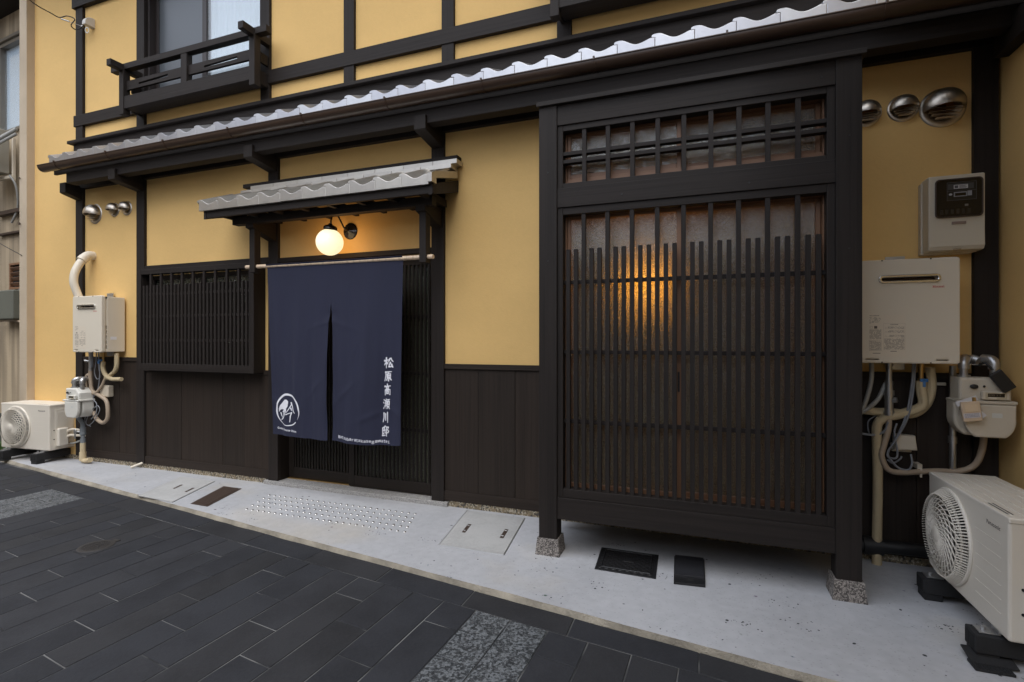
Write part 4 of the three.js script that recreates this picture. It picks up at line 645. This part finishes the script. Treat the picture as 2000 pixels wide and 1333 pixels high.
  part('base', B(1.085, 1.185, 0.685, 0.735, 0.013, 0.05, 0.006), ivorySide, j);
}
{
  const d = thing('flue_pipe', 'ivory plastic pipe bending down the wall above the left heater', 'pipe', [-6.4, 2.2, 0]);
  part('elbow', tube([[-6.395, 2.30, 0.0], [-6.395, 2.295, 0.06], [-6.393, 2.24, 0.12]], 0.047, 24, 16), hoseGrey.clone(), d);
  d.children[0].material = ivory;
  part('pipe', tube([[-6.393, 2.25, 0.11], [-6.395, 2.17, 0.155], [-6.395, 2.08, 0.19], [-6.39, 1.98, 0.2], [-6.375, 1.88, 0.18], [-6.36, 1.80, 0.16]], 0.038, 40, 16), ivory, d);
  part('collar', tube([[-6.394, 2.262, 0.098], [-6.394, 2.228, 0.126]], 0.05, 4, 18), ivory, d);
}

// ---------------------------------------------------------------- gas meters
const dialTex = canvasTex(256, 96, (g, w, h) => { g.fillStyle = '#b8ac94'; g.fillRect(0, 0, w, h); g.fillStyle = '#151312'; g.fillRect(30, 14, 200, 52); g.fillStyle = '#8a7f6e'; g.font = 'bold 30px monospace'; g.fillText('0142 3 5', 42, 50); g.fillStyle = '#ddd6c6'; g.fillRect(36, 74, 96, 16); });
function gasMeter(x, label, mat, kz) {                          // x: middle; kz: how far it stands from the wall
  const o = thing('gas_meter', label, 'gas meter', [x, 0.83, kz], 'gas meters'), P = (n, g, m) => part(n, g, m, o);
  const Z0 = kz - 0.075, Z1 = kz + 0.065;
  const low = new THREE.Shape(); low.moveTo(-0.125, 0.19); low.lineTo(0.125, 0.19); low.lineTo(0.125, 0.09); low.quadraticCurveTo(0.12, 0.03, 0.075, 0.0); low.lineTo(-0.07, 0.0); low.quadraticCurveTo(-0.12, 0.03, -0.125, 0.09); low.closePath();
  P('lower_case', boxUV(ext(low, 0.10, 0.012).translate(x - 0.005, 0.832, Z0)), mat);
  P('front_cover', boxUV(ext(low, 0.03, 0.010).scale(0.9, 0.95, 1).translate(x + 0.014, 0.83, Z1 - 0.022)), mat);
  P('flange', B(x - 0.13, x + 0.132, 1.012, 1.03, Z0 - 0.002, Z1 + 0.008, 0.006), mat);
  const up = poly([[-0.115, 0], [0.115, 0], [0.115, 0.075], [0.06, 0.125], [-0.115, 0.125]]);
  P('upper_case', boxUV(ext(up, 0.125, 0.012).translate(x, 1.028, Z0 + 0.004)), mat);
  P('counter_frame', B(x - 0.025, x + 0.095, 1.036, 1.082, Z1 - 0.005, Z1 + 0.014, 0.005), mat);
  P('counter', decal(0.092, 0.034, x + 0.035, 1.059, Z1 + 0.0146), std({ map: dialTex, roughness: 0.25 }));
  P('nipple', M(cyl([x - 0.075, 1.15, kz], [x - 0.075, 1.205, kz], 0.019), cyl([x - 0.075, 1.15, kz], [x - 0.075, 1.166, kz], 0.03, 0.03, 6)), zinc); P('nipple', cyl([x + 0.06, 1.12, kz], [x + 0.06, 1.205, kz], 0.019), zinc);
  P('elbow', M(tube([[x - 0.075, 1.2, kz], [x - 0.073, 1.235, kz - 0.004], [x - 0.06, 1.252, kz - 0.02], [x - 0.05, 1.255, kz - 0.05]], 0.026), tube([[x + 0.06, 1.2, kz], [x + 0.06, 1.235, kz - 0.004], [x + 0.05, 1.252, kz - 0.02], [x + 0.03, 1.255, kz - 0.05]], 0.026), tube([[x + 0.0, 1.245, kz - 0.02], [x - 0.02, 1.255, kz - 0.04], [x - 0.03, 1.245, kz - 0.07]], 0.024)), zinc);
  P('seal_plug', M(boxUV(new THREE.SphereGeometry(0.016, 14, 10).scale(1.2, 0.8, 0.5).translate(x - 0.055, 1.106, Z1 + 0.002)), boxUV(new THREE.SphereGeometry(0.006, 10, 8).translate(x - 0.01, 1.108, Z1)))  , black);
  P('cover_plate', M(B(x + 0.02, x + 0.065, 0.94, 0.965, Z1 + 0.0065, Z1 + 0.0085, 0)), std({ color: lin(0.6, 0.6, 0.56), roughness: 0.4 }));
  return o;
}
{
  const o = gasMeter(1.455, 'cream gas meter with hanging tags in the right corner beside the heater', meterCream, 0.19), P = (n, g, m) => part(n, g, m, o);
  P('riser_pipe', M(cyl([1.375, 0.0, 0.07], [1.375, 1.21, 0.07], 0.017, 0.017, 18), cyl([1.375, 0.76, 0.07], [1.375, 0.80, 0.07], 0.022, 0.022, 18)), zinc);
  P('pipe_clip', B(1.30, 1.36, 1.09, 1.108, 0.013, 0.03, 0.002), meterCream); P('pipe_clip', M(B(1.20, 1.225, 0.595, 0.625, 0.013, 0.085, 0.002), B(1.21, 1.22, 0.55, 0.60, 0.08, 0.1, 0.002)), meterCream);
  P('tie_wire', M(tube([[1.39, 1.225, 0.19], [1.52, 1.222, 0.2]], 0.0025, 4, 6)), zinc);
  const t = thing('padlock_pouch', 'black rectangular pouch dangling from the right gas meter pipes', 'pouch', [1.53, 1.15, 0.27]);
  part('pouch', boxUV(new RoundedBoxGeometry(0.062, 0.115, 0.022, 2, 0.006).rotateZ(0.62).translate(1.513, 1.14, 0.275)), black, t);
  part('strap', tube([[1.445, 1.22, 0.20], [1.45, 1.235, 0.25], [1.475, 1.2, 0.272]], 0.006, 20, 8), black, t);
  const k = thing('key_box', 'small ivory key holder with a printed sticker hanging on the right gas meter', 'key box', [1.37, 0.96, 0.29]);
  part('case', boxUV(new RoundedBoxGeometry(0.085, 0.108, 0.022, 2, 0.006).rotateZ(0.14).translate(1.372, 0.973, 0.292)), std({ color: lin(0.62, 0.48, 0.34), roughness: 0.35 }), k);
  part('window', boxUV(new RoundedBoxGeometry(0.06, 0.042, 0.004, 1, 0.0015).rotateZ(0.14).translate(1.369, 0.992, 0.304)), std({ color: lin(0.70, 0.55, 0.38), roughness: 0.18 }), k);
  part('sticker', decal(0.074, 0.026, 0, 0, 0).rotateZ(0.14).translate(1.373, 0.953, 0.3042), std({ roughness: 0.4, map: canvasTex(256, 90, (g, w, h) => { g.fillStyle = '#c9c6cc'; g.fillRect(0, 0, w, h); g.fillStyle = '#4a4650'; for (let r = 0; r < 3; r++) { let q = 20; while (q < 230) { const l = 8 + hash(q, r, 4) * 20; g.fillRect(q, 16 + r * 24, l, 8); q += l + 7; } } }) }), k);
  part('white_tag', M(boxUV(new THREE.BoxGeometry(0.10, 0.028, 0.002).rotateZ(0.42).translate(1.355, 1.028, 0.288)), boxUV(new THREE.BoxGeometry(0.06, 0.03, 0.002).rotateZ(-0.75).translate(1.41, 0.965, 0.288))), std({ color: lin(0.6, 0.6, 0.62), roughness: 0.5 }), k);
  part('hook', tube([[1.385, 1.05, 0.29], [1.39, 1.015, 0.29]], 0.009, 6, 8), brass, k);
}
{
  const o = gasMeter(0, 'pale grey gas meter below the left heater with blue grey pipes', meterGrey, 0); 
  origin.set(o, [0, 0.83, 0]);                                  // placed after building: turned slightly to the street corner
  o.position.set(-6.36, 0.52, 0.17); o.scale.set(0.98, 0.97, 1.15);
  const q = thing('gas_riser', 'blue grey gas pipe with lever and yellow elbow below the left meter', 'pipe', [-6.43, 0, 0.1]);
  part('bend', tube([[-6.42, 0.53, 0.14], [-6.42, 0.49, 0.13], [-6.40, 0.45, 0.115], [-6.395, 0.42, 0.11], [-6.395, 0.39, 0.11]], 0.022, 30, 14), greyPipe, q);
  part('valve', M(cyl([-6.395, 0.22, 0.11], [-6.395, 0.42, 0.11], 0.019), cyl([-6.395, 0.34, 0.11], [-6.395, 0.39, 0.11], 0.028), cyl([-6.395, 0.22, 0.11], [-6.395, 0.27, 0.11], 0.025), boxUV(new THREE.SphereGeometry(0.03, 16, 12).translate(-6.395, 0.325, 0.11))), greyPipe, q);
  part('lever', M(boxUV(new THREE.SphereGeometry(0.022, 14, 10).scale(1, 1.3, 0.5).translate(-6.45, 0.35, 0.155)), B(-6.458, -6.442, 0.27, 0.34, 0.15, 0.16, 0.003), cyl([-6.395, 0.345, 0.11], [-6.45, 0.35, 0.155], 0.009)), zinc, q);
  part('yellow_pipe', M(cyl([-6.395, 0.06, 0.11], [-6.395, 0.225, 0.11], 0.026), cyl([-6.395, 0.03, 0.11], [-6.395, 0.12, 0.11], 0.032), tube([[-6.395, 0.06, 0.11], [-6.385, 0.035, 0.11], [-6.34, 0.03, 0.11], [-6.27, 0.045, 0.11]], 0.028)), wrap, q);
}
// electricity meter
{
  const e = thing('electricity_meter', 'ivory box with a dark window showing a meter on the right wall', 'electricity meter', [1.34, 1.86, 0]), P = (n, g, m) => part(n, g, m, e);
  const Z = 0.135, x0 = 1.238, x1 = 1.50;
  const prof = poly([[0, 1.872], [-0.10, 1.874], [-Z + 0.01, 1.878], [-Z - 0.002, 1.90], [-Z, 1.99], [-Z, 2.302], [-Z + 0.012, 2.308], [-0.03, 2.308], [0, 2.29]]);
  P('case', boxUV(alongX(prof, x0, x1, 0.007)), std({ color: lin(0.60, 0.545, 0.44), roughness: 0.45 }));
  P('back_plate', B(x0 - 0.008, x1 - 0.02, 1.865, 2.295, 0.0, 0.045, 0.008), ivorySide);
  P('window_rim', boxUV(ext((() => { const s = rrect(0.222, 0.222, 0.022, 1.377, 2.172); s.holes.push(rrect(0.208, 0.208, 0.018, 1.377, 2.172, THREE.Path)); return s; })(), 0.008, 0.002).translate(0, 0, Z + 0.003)), std({ color: lin(0.05, 0.03, 0.02), roughness: 0.4 }));
  P('meter_face', decal(0.209, 0.209, 1.377, 2.172, Z + 0.0085), std({ roughness: 0.12, map: canvasTex(512, 512, (g, w, h) => {
    g.fillStyle = '#1d1a16'; g.fillRect(0, 0, w, h); g.fillStyle = '#2b2925'; g.fillRect(120, 40, 330, 250); g.fillStyle = '#46474a'; g.fillRect(130, 60, 290, 80); g.fillStyle = '#b9babd'; g.fillRect(196, 76, 160, 54); g.fillStyle = '#55565a'; g.fillRect(206, 84, 40, 38); for (let i = 0; i < 4; i++) g.fillRect(258, 84 + i * 11, 60 + hash(i, 1, 1) * 30, 6);
    g.strokeStyle = '#54555a'; g.lineWidth = 4; g.strokeRect(120, 40, 330, 250); g.beginPath(); g.moveTo(120, 160); g.lineTo(450, 160); g.stroke(); g.fillStyle = '#8d9096'; g.fillRect(196, 176, 150, 66); g.fillRect(350, 168, 50, 68); g.fillStyle = '#1b1710'; g.fillRect(210, 190, 124, 40); g.fillStyle = '#a8abb2'; g.beginPath(); g.ellipse(160, 205, 20, 15, 0, 0, 7); g.fill(); g.fillStyle = '#77736c'; g.fillRect(320, 350, 40, 30); g.fillStyle = '#34302a'; for (let i = 0; i < 6; i++) g.fillRect(40 + i * 62, 410, 34, 70); }) }));
  P('name_tab', B(1.345, 1.412, 2.022, 2.038, Z, Z + 0.006, 0.002), std({ color: lin(0.25, 0.18, 0.15), roughness: 0.4 }));
  P('latch', B(1.352, 1.388, 1.874, 1.884, Z - 0.002, Z + 0.012, 0.003), std({ color: lin(0.36, 0.29, 0.19), roughness: 0.5 }));
}

// ---------------------------------------------------------------- outdoor air conditioner units (local: front to +z, width along x)
function makeAC(label, at, turn) {
  const o = thing('outdoor_unit', label, 'air conditioner', at, 'outdoor units standing on black rails'); o.rotation.y = turn; origin.set(o, [0, 0, 0]);
  const P = (n, g, m) => part(n, g, m, o), W = 0.39, D = 0.145, y0 = 0.135, y1 = 0.635, fx = -0.135, fy = 0.38, R = 0.222;
  const f = rrect(2 * W, y1 - y0, 0.012, 0, (y0 + y1) / 2); const hole = new THREE.Path(); hole.absarc(fx, fy, R - 0.012, 0, 7, true); f.holes.push(hole);
  P('front_panel', boxUV(ext(f, 0.07, 0.010, 40).translate(0, 0, D - 0.07)), acIvory);
  P('casing', M(B(-W + 0.002, -W + 0.014, y0 + 0.004, y1 - 0.006, -D, D - 0.066), B(W - 0.014, W - 0.002, y0 + 0.004, y1 - 0.006, -D, D - 0.066), B(-W + 0.014, W - 0.014, y0 + 0.004, y0 + 0.016, -D, D - 0.066), B(-W + 0.014, W - 0.014, y1 - 0.018, y1 - 0.006, -D, D - 0.066), B(0.12, W - 0.014, y0 + 0.016, y1 - 0.018, -D, D - 0.068)), acIvory);
  P('top_cover', B(-W - 0.003, W + 0.003, y1 - 0.02, y1 + 0.006, -D - 0.003, D + 0.001, 0.01), acIvory);
  P('top_rib', M(Array.from({ length: 6 }, (_, i) => B(-W + 0.03, W - 0.03, y1 + 0.004, y1 + 0.0085, -D + 0.035 + i * 0.045, -D + 0.041 + i * 0.045, 0.0015))), acIvory);
  P('coil', M(B(-W + 0.014, 0.12, y0 + 0.016, y1 - 0.018, -D + 0.004, -D + 0.03, 0)), std({ color: lin(0.13, 0.13, 0.135), roughness: 0.55, metalness: 0.5 }));
  const blades = []; for (let k = 0; k < 3; k++) { const s = new THREE.Shape(); s.moveTo(0.03, -0.02); s.quadraticCurveTo(0.12, -0.10, 0.185, -0.07); s.quadraticCurveTo(0.20, 0.02, 0.15, 0.09); s.quadraticCurveTo(0.08, 0.06, 0.03, 0.03); blades.push(new THREE.ExtrudeGeometry(s, { depth: 0.004, bevelEnabled: false }).rotateX(0.2).rotateZ(k * 2.094).translate(fx, fy, D - 0.055)); }
  P('fan_blade', boxUV(M(blades)), std({ color: lin(0.06, 0.055, 0.05), roughness: 0.5 }));
  // bulging guard: swirled ribs crossed by rings, a fluted rim outside
  const dome = (r) => D + 0.012 + 0.045 * (1 - (r / R) ** 4), bars = [];
  for (const r of [0.05, 0.078, 0.105, 0.13, 0.152, 0.174]) bars.push(boxUV(new THREE.TorusGeometry(r, 0.0026, 5, 56).translate(fx, fy, dome(r))));
  for (let k = 0; k < 28; k++) { const pts = []; for (let i = 0; i <= 9; i++) { const r = 0.035 + i / 9 * 0.16, a = k / 28 * 6.2832 - 1.15 * (i / 9) ** 1.1; pts.push([fx + r * Math.cos(a), fy + r * Math.sin(a), dome(r)]); } const c = new THREE.CatmullRomCurve3(pts.map((p) => new THREE.Vector3(...p))); bars.push(boxUV(new THREE.TubeGeometry(c, 12, 0.0034, 5))); }
  for (let k = 0; k < 96; k++) { const a = k / 96 * 6.2832; const g = new THREE.BoxGeometry(0.0045, 0.05, 0.0045); g.rotateX(0).translate(0, 0, 0); const m = new THREE.Matrix4().lookAt(new THREE.Vector3(), new THREE.Vector3(0, 0, 1), new THREE.Vector3(0, 1, 0)); g.rotateX(-0.95).translate(0, 0.211, D + 0.028).rotateZ(a).translate(fx, fy, 0); bars.push(boxUV(g)); }
  P('fan_guard', M(bars), acIvory);
  P('guard_ring', boxUV(new THREE.TorusGeometry(0.195, 0.006, 8, 64).translate(fx, fy, dome(0.195) - 0.004)), acIvory);
  P('guard_base', boxUV(new THREE.TorusGeometry(R + 0.003, 0.009, 8, 64).scale(1, 1, 1).translate(fx, fy, D + 0.004)), acIvory);
  P('guard_hub', boxUV(new THREE.SphereGeometry(0.042, 24, 12).scale(1, 1, 0.3).translate(fx, fy, dome(0.02) - 0.002)), acIvory);
  for (let i = 0; i < 6; i++) P('front_line', B(0.12, 0.335, y0 + 0.085 + i * 0.058, y0 + 0.0875 + i * 0.058, D - 0.002, D + 0.0012, 0.0005), acIvory);
  P('maker_name', decal(0.125, 0.026, 0.272, y1 - 0.062, D + 0.0006), std({ roughness: 0.4, map: brandText('Panasonic', '#26221f', '#d8d0c3', 'bold 50px sans-serif', 272, 54) }));
  P('top_sticker', decal(0.16, 0.022, 0, 0, 0).rotateX(-Math.PI / 2).translate(0.26, y1 + 0.0066, D - 0.028), std({ roughness: 0.5, map: canvasTex(320, 44, (g, w, h) => { g.fillStyle = '#2a2a2c'; g.fillRect(0, 0, w, h); g.fillStyle = '#b9b9bd'; for (let q = 70; q < 300; q += 16) g.fillRect(q, 14, 10, 6), g.fillRect(q, 26, 8, 5); }) }));
  P('end_panel', B(W - 0.004, W + 0.004, y0 + 0.03, y1 - 0.05, -D + 0.05, D - 0.055, 0.003), acIvory);
  P('grip_recess', B(W - 0.002, W + 0.006, y0 + 0.26, y1 - 0.08, -0.03, 0.075, 0.004), acIvory);
  P('valve_cover', B(W, W + 0.05, y0 + 0.04, y0 + 0.24, -0.02, 0.085, 0.016), acIvory);
  P('screw', M([[0, 0.22], [0, 0.12]].map(([, y]) => cyl([W - 0.005, y0 + y, D - 0.045], [W + 0.004, y0 + y, D - 0.045], 0.006, 0.006, 10))), darkHole);
  for (const x of [-0.27, 0.27]) {
    P('support_rail', M(B(x - 0.05, x + 0.05, 0.034, 0.112, -0.19, 0.225, 0.006), B(x - 0.045, x + 0.045, 0.0, 0.036, 0.14, 0.22, 0.004), B(x - 0.045, x + 0.045, 0.0, 0.036, -0.19, -0.1, 0.004)), rubber);
    P('rail_end', M(B(x - 0.04, x - 0.004, 0.045, 0.102, 0.223, 0.2262, 0), B(x + 0.004, x + 0.04, 0.045, 0.102, 0.223, 0.2262, 0)), darkHole);
    P('foot_bracket', M(B(x - 0.03, x + 0.03, 0.113, 0.119, 0.13, 0.205, 0.002), cyl([x, 0.118, 0.18], [x, 0.135, 0.18], 0.010, 0.010, 6), B(x - 0.03, x + 0.03, 0.119, 0.136, 0.06, 0.14, 0.002)), zinc);
  }
  origin.set(o, at); return o;
}
{
  const l = makeAC('outdoor unit on black rails in front of the yellow wall, left of the gas meter', [-7.115, 0, 0.135], 0.07);
  const P = thing('refrigerant_pipe', 'two ivory pipes running from the left outdoor unit into the house', 'pipe', [-6.66, 0.3, 0.05]);
  part('pipe', tube([[-6.70, 0.30, 0.10], [-6.66, 0.345, 0.09], [-6.6, 0.345, 0.05], [-6.5, 0.30, -0.02]], 0.014), ivory, P); part('pipe', tube([[-6.70, 0.25, 0.10], [-6.66, 0.285, 0.09], [-6.6, 0.28, 0.05], [-6.5, 0.27, -0.02]], 0.014), ivory, P); part('pipe', tube([[-6.72, 0.19, 0.06], [-6.66, 0.19, 0.05], [-6.55, 0.235, 0.0], [-6.5, 0.25, -0.03]], 0.011), hoseGrey, P);
  makeAC('outdoor unit on black rails in the right corner, its fan facing left along the house', [1.315, 0, 0.725], -Math.PI / 2);
  const m = thing('rubber_mat', 'small ribbed black rubber mat lying on the concrete beside the right outdoor unit', 'mat', [1.12, 0, 1.09]);
  part('mat', M(B(1.058, 1.19, 0.001, 0.012, 1.05, 1.125, 0.002), ...Array.from({ length: 12 }, (_, i) => B(1.064 + i * 0.0105, 1.069 + i * 0.0105, 0.011, 0.0155, 1.052, 1.123, 0.001))).rotateY(0.0), rubber, m);
  const w = thing('rubber_wedge', 'thin black rubber wedge sticking out under the front rail of the right unit', 'wedge', [1.1, 0, 1.0]);
  part('wedge', boxUV(new RoundedBoxGeometry(0.16, 0.008, 0.1, 1, 0.002).rotateZ(0.0).rotateX(0.22).translate(1.14, 0.022, 1.035)), rubber, w);
}

// ---------------------------------------------------------------- lids and covers set in the concrete and the street
function quadSlab(c, y0, y1, inset = 0) { const cx = c.reduce((a, p) => a + p[0], 0) / 4, cz = c.reduce((a, p) => a + p[1], 0) / 4; const s = poly(c.map(([x, z]) => [x + (cx - x) * inset, -(z + (cz - z) * inset)])); return boxUV(ext(s, y1 - y0, 0.002).rotateX(-Math.PI / 2).translate(0, y0, 0), 'z'); }
const lerp2 = (c, u, v) => [0, 1].map((k) => (c[0][k] * (1 - u) + c[1][k] * u) * (1 - v) + (c[3][k] * (1 - u) + c[2][k] * u) * v);
function lid(c, label, slots) {
  const cx = (c[0][0] + c[2][0]) / 2, cz = (c[0][1] + c[2][1]) / 2, o = thing('access_cover', label, 'access cover', [cx, 0, cz], 'concrete access covers');
  part('steel_edge', M([[0, 1], [1, 2], [2, 3], [3, 0]].map(([i, j]) => cyl([c[i][0], 0.0012, c[i][1]], [c[j][0], 0.0012, c[j][1]], 0.0035, 0.0035, 6))), zinc, o);
  part('cover', quadSlab(c, 0.0005, 0.0055, 0.014), concretePlain, o);
  for (const [u, v, len] of slots) { const a = lerp2(c, u - 0.03, v - len), b = lerp2(c, u + 0.03, v - len), d = lerp2(c, u + 0.03, v + len), e = lerp2(c, u - 0.03, v + len); const k = part('lift_slot', quadSlab([a, b, d, e], 0.002, 0.0072), iron, o); for (const q of [-0.6, 0.6]) { const p = lerp2(c, u, v + len * q); part('lift_pin', cyl([p[0] - 0.008, 0.0085, p[1]], [p[0] + 0.008, 0.0085, p[1]], 0.003, 0.003, 8), steel, o); } }
}
lid([[-4.843, 0.14], [-4.376, 0.147], [-4.145, 0.735], [-4.60, 0.712]], 'concrete cover with two slots beside the rusty drain, at left of the strip', [[0.45, 0.45, 0.10], [0.85, 0.5, 0.10]]);
lid([[-1.749, 0.066], [-1.259, 0.071], [-1.169, 0.749], [-1.63, 0.749]], 'concrete cover with two slots just left of the lattice bay post', [[0.22, 0.52, 0.12], [0.83, 0.52, 0.12]]);
{
  const c = [[-4.154, 0.238], [-3.931, 0.238], [-3.773, 0.712], [-3.972, 0.706]], g = thing('drain_grate', 'long rusty brown cast iron drain cover in the concrete left of the studs', 'drain cover', [-3.96, 0, 0.47]);
  part('frame', quadSlab(c, 0.0005, 0.004), iron, g);
  const bars = []; for (let i = 0; i < 30; i++) { const v = 0.04 + i * 0.0307; bars.push(quadSlab([lerp2(c, 0.1, v), lerp2(c, 0.9, v), lerp2(c, 0.9, v + 0.016), lerp2(c, 0.1, v + 0.016)], 0.003, 0.0085)); }
  part('bars', M(bars), iron, g);
}
{
  const c = [[-0.612, 0.418], [-0.252, 0.413], [-0.242, 0.748], [-0.594, 0.744]], o = thing('meter_box_lid', 'large black rectangular box lid set in the concrete before the bay', 'lid', [-0.42, 0, 0.58], 'black lids in the concrete');
  part('rim', quadSlab(c, 0.0005, 0.006), black, o);
  const lidMat = std({ color: lin(0.014, 0.0135, 0.014), roughness: 0.42, bumpMap: rep(tex(256, 256, (u, v) => Math.abs(Math.sin((u + v) * Math.PI * 12) * Math.sin((u - v) * Math.PI * 12)), false), 2, 2), bumpScale: 0.004 });
  part('lid', quadSlab(c, 0.004, 0.010, 0.12), lidMat, o);
  part('lid_border', M([0, 1, 2, 3].map((i) => { const a = [[0.1, 0.1], [0.9, 0.1], [0.9, 0.9], [0.1, 0.9]], p = lerp2(c, ...a[i]), q = lerp2(c, ...a[(i + 1) % 4]); return cyl([p[0], 0.010, p[1]], [q[0], 0.010, q[1]], 0.005, 0.005, 6); })), black, o);
  part('handle', B(-0.445, -0.385, 0.009, 0.014, 0.55, 0.6, 0.002), black, o);
  const d = [[-0.158, 0.418], [0.018, 0.402], [0.0215, 0.757], [-0.144, 0.775]], e = thing('meter_box_lid', 'smaller black box lid with a finger notch, right of the large one', 'lid', [-0.07, 0, 0.59], 'black lids in the concrete');
  part('box', quadSlab(d, 0.0005, 0.014), black, e);
  part('lid', quadSlab([lerp2(d, 0.03, 0.02), lerp2(d, 0.97, 0.02), lerp2(d, 0.97, 0.8), lerp2(d, 0.03, 0.8)], 0.012, 0.026), std({ color: lin(0.026, 0.026, 0.03), roughness: 0.5, bumpMap: rep(tPlasterB, 8, 8), bumpScale: 0.002 }), e);
  part('notch', quadSlab([lerp2(d, 0.4, 0.80), lerp2(d, 0.62, 0.80), lerp2(d, 0.62, 0.9), lerp2(d, 0.4, 0.9)], 0.01, 0.0165), darkHole, e);
}
{
  const m = thing('valve_cover', 'small round iron cover with a hinge set in the street paving', 'valve cover', [-3.82, -0.03, 1.5]);
  part('rim', boxUV(new THREE.LatheGeometry([[0.078, 0.003], [0.1, 0.004], [0.104, 0]].map((p) => new THREE.Vector2(...p)), 40).translate(-3.82, -0.0285, 1.5)), darkIron, m);
  part('lid', boxUV(new THREE.CylinderGeometry(0.078, 0.078, 0.004, 36).translate(-3.82, -0.0285, 1.5)), std({ color: lin(0.022, 0.019, 0.018), roughness: 0.6, metalness: 0.2, bumpMap: rep(tStoneB, 9, 9), bumpScale: 0.006 }), m);
  part('lettering', M(B(-3.85, -3.84, -0.0275, -0.0245, 1.46, 1.53, 0.001), B(-3.83, -3.79, -0.0275, -0.0245, 1.5, 1.508, 0.001), B(-3.815, -3.807, -0.0275, -0.0245, 1.455, 1.54, 0.001), B(-3.85, -3.80, -0.0275, -0.0245, 1.46, 1.467, 0.001)), darkIron, m);
  part('hinge', B(-3.83, -3.77, -0.031, -0.0245, 1.375, 1.41, 0.003).rotateY(0), darkIron, m);
}
{
  const d = thing('drain_stub', 'short white drain pipe poking from the pebble base under the left lattice window', 'pipe', [-5.6, 0.03, 0.06]);
  part('pipe', cyl([-5.54, 0.065, 0.0], [-5.645, 0.012, 0.09], 0.012), ivory, d);
  const p = thing('drain_pipe', 'thick black pipe lying along the wall base behind the right corner', 'pipe', [1.1, 0.1, 0.09]);
  part('pipe', M(cyl([0.80, 0.10, 0.06], [1.62, 0.115, 0.06], 0.038), cyl([0.93, 0.103, 0.06], [1.03, 0.104, 0.06], 0.055)), black, p);
  const s = thing('drain_pipe', 'black pipe stub behind the left foot of the lattice bay', 'pipe', [-0.93, 0.1, 0.1]);
  part('pipe', M(cyl([-0.925, 0.1, 0.18], [-0.925, 0.42, 0.18], 0.03), cyl([-0.925, 0.1, 0.18], [-0.925, 0.14, 0.18], 0.036)), black, s);
  const t = thing('grass_tuft', 'green grass tuft by the wall at the lower left edge', 'grass', [-7.75, 0, 0.2], null, 'stuff');
  const bl = []; for (let i = 0; i < 70; i++) { const a = rr(0, 6.28), l = rr(0.08, 0.2), x = -7.78 + rr(-0.12, 0.12), z = 0.2 + rr(-0.06, 0.06), dx = Math.cos(a) * l * 0.7, dz = Math.sin(a) * l * 0.7, w = 0.005, px = -Math.sin(a) * w, pz = Math.cos(a) * w; bl.push(x - px, 0, z - pz, x + px, 0, z + pz, x + dx * 0.5 + px, l * 0.8, z + dz * 0.5 + pz, x - px, 0, z - pz, x + dx * 0.5 + px, l * 0.8, z + dz * 0.5 + pz, x + dx * 0.5 - px, l * 0.8, z + dz * 0.5 - pz, x + dx * 0.5 - px, l * 0.8, z + dz * 0.5 - pz, x + dx * 0.5 + px, l * 0.8, z + dz * 0.5 + pz, x + dx, l * 0.75, z + dz); }
  const bg = new THREE.BufferGeometry(); bg.setAttribute('position', new THREE.Float32BufferAttribute(bl, 3)); bg.computeVertexNormals(); part('blades', boxUV(bg), std({ color: lin(0.05, 0.12, 0.02), roughness: 0.6, side: THREE.DoubleSide }), t);
}

// ---------------------------------------------------------------- houses across the street (they close the street canyon and mirror in the glass)
{ const o = thing('street_end_house', 'beige house closing the far left end of the street', 'house', [-17, 0, 3]); part('wall', B(-24, -17, -0.05, 11, -1, 9, 0), stained, o); part('roof', B(-24.3, -16.7, 11, 11.3, -1.3, 9.3, 0), tileMats[1], o); }
for (const [x, w, h, z, m, lab] of [[-13.8, 6.8, 6.6, 7.0, cream, 'beige two storey house across the street, farther down'], [-7.4, 6.4, 5.4, 7.4, stained, 'grey plaster house across the street facing the guest house door'], [-1.4, 5.4, 3.1, 7.6, paleWall, 'low white house across the street behind the photographer'], [5.2, 7.6, 9.5, 4.6, stained, 'tall grey house across the street at the right, jutting forward']]) {
  const o = thing('opposite_house', lab, 'house', [x, 0, z + 2]);
  part('wall', B(x - w / 2, x + w / 2, -0.05, h, z, z + 4, 0), m, o);
  part('roof', boxUV(alongX(poly([[-z + 0.7, h - 0.1], [-z + 0.7, h + 0.05], [-z - 2, h + 0.8], [-z - 4.4, h + 0.1], [-z - 4.4, h - 0.05]]), x - w / 2 - 0.05, x + w / 2 + 0.05)), tileMats[1], o);
  for (const [dx, y] of [[-1.7, 3.4], [1.5, 3.4], [-1.7, 0.9], [1.4, 0.2]]) { if (y + 1.5 > h) continue; const f = part('window', B(x + dx - 0.75, x + dx + 0.75, y, y + 1.4, z - 0.05, z + 0.02), darkFrame, o); part('pane', B(x + dx - 0.68, x + dx + 0.68, y + 0.07, y + 1.33, z - 0.055, z - 0.045, 0), std({ color: lin(0.03, 0.035, 0.04), roughness: 0.08 }), f); }
}

renderer.render(scene, camera);
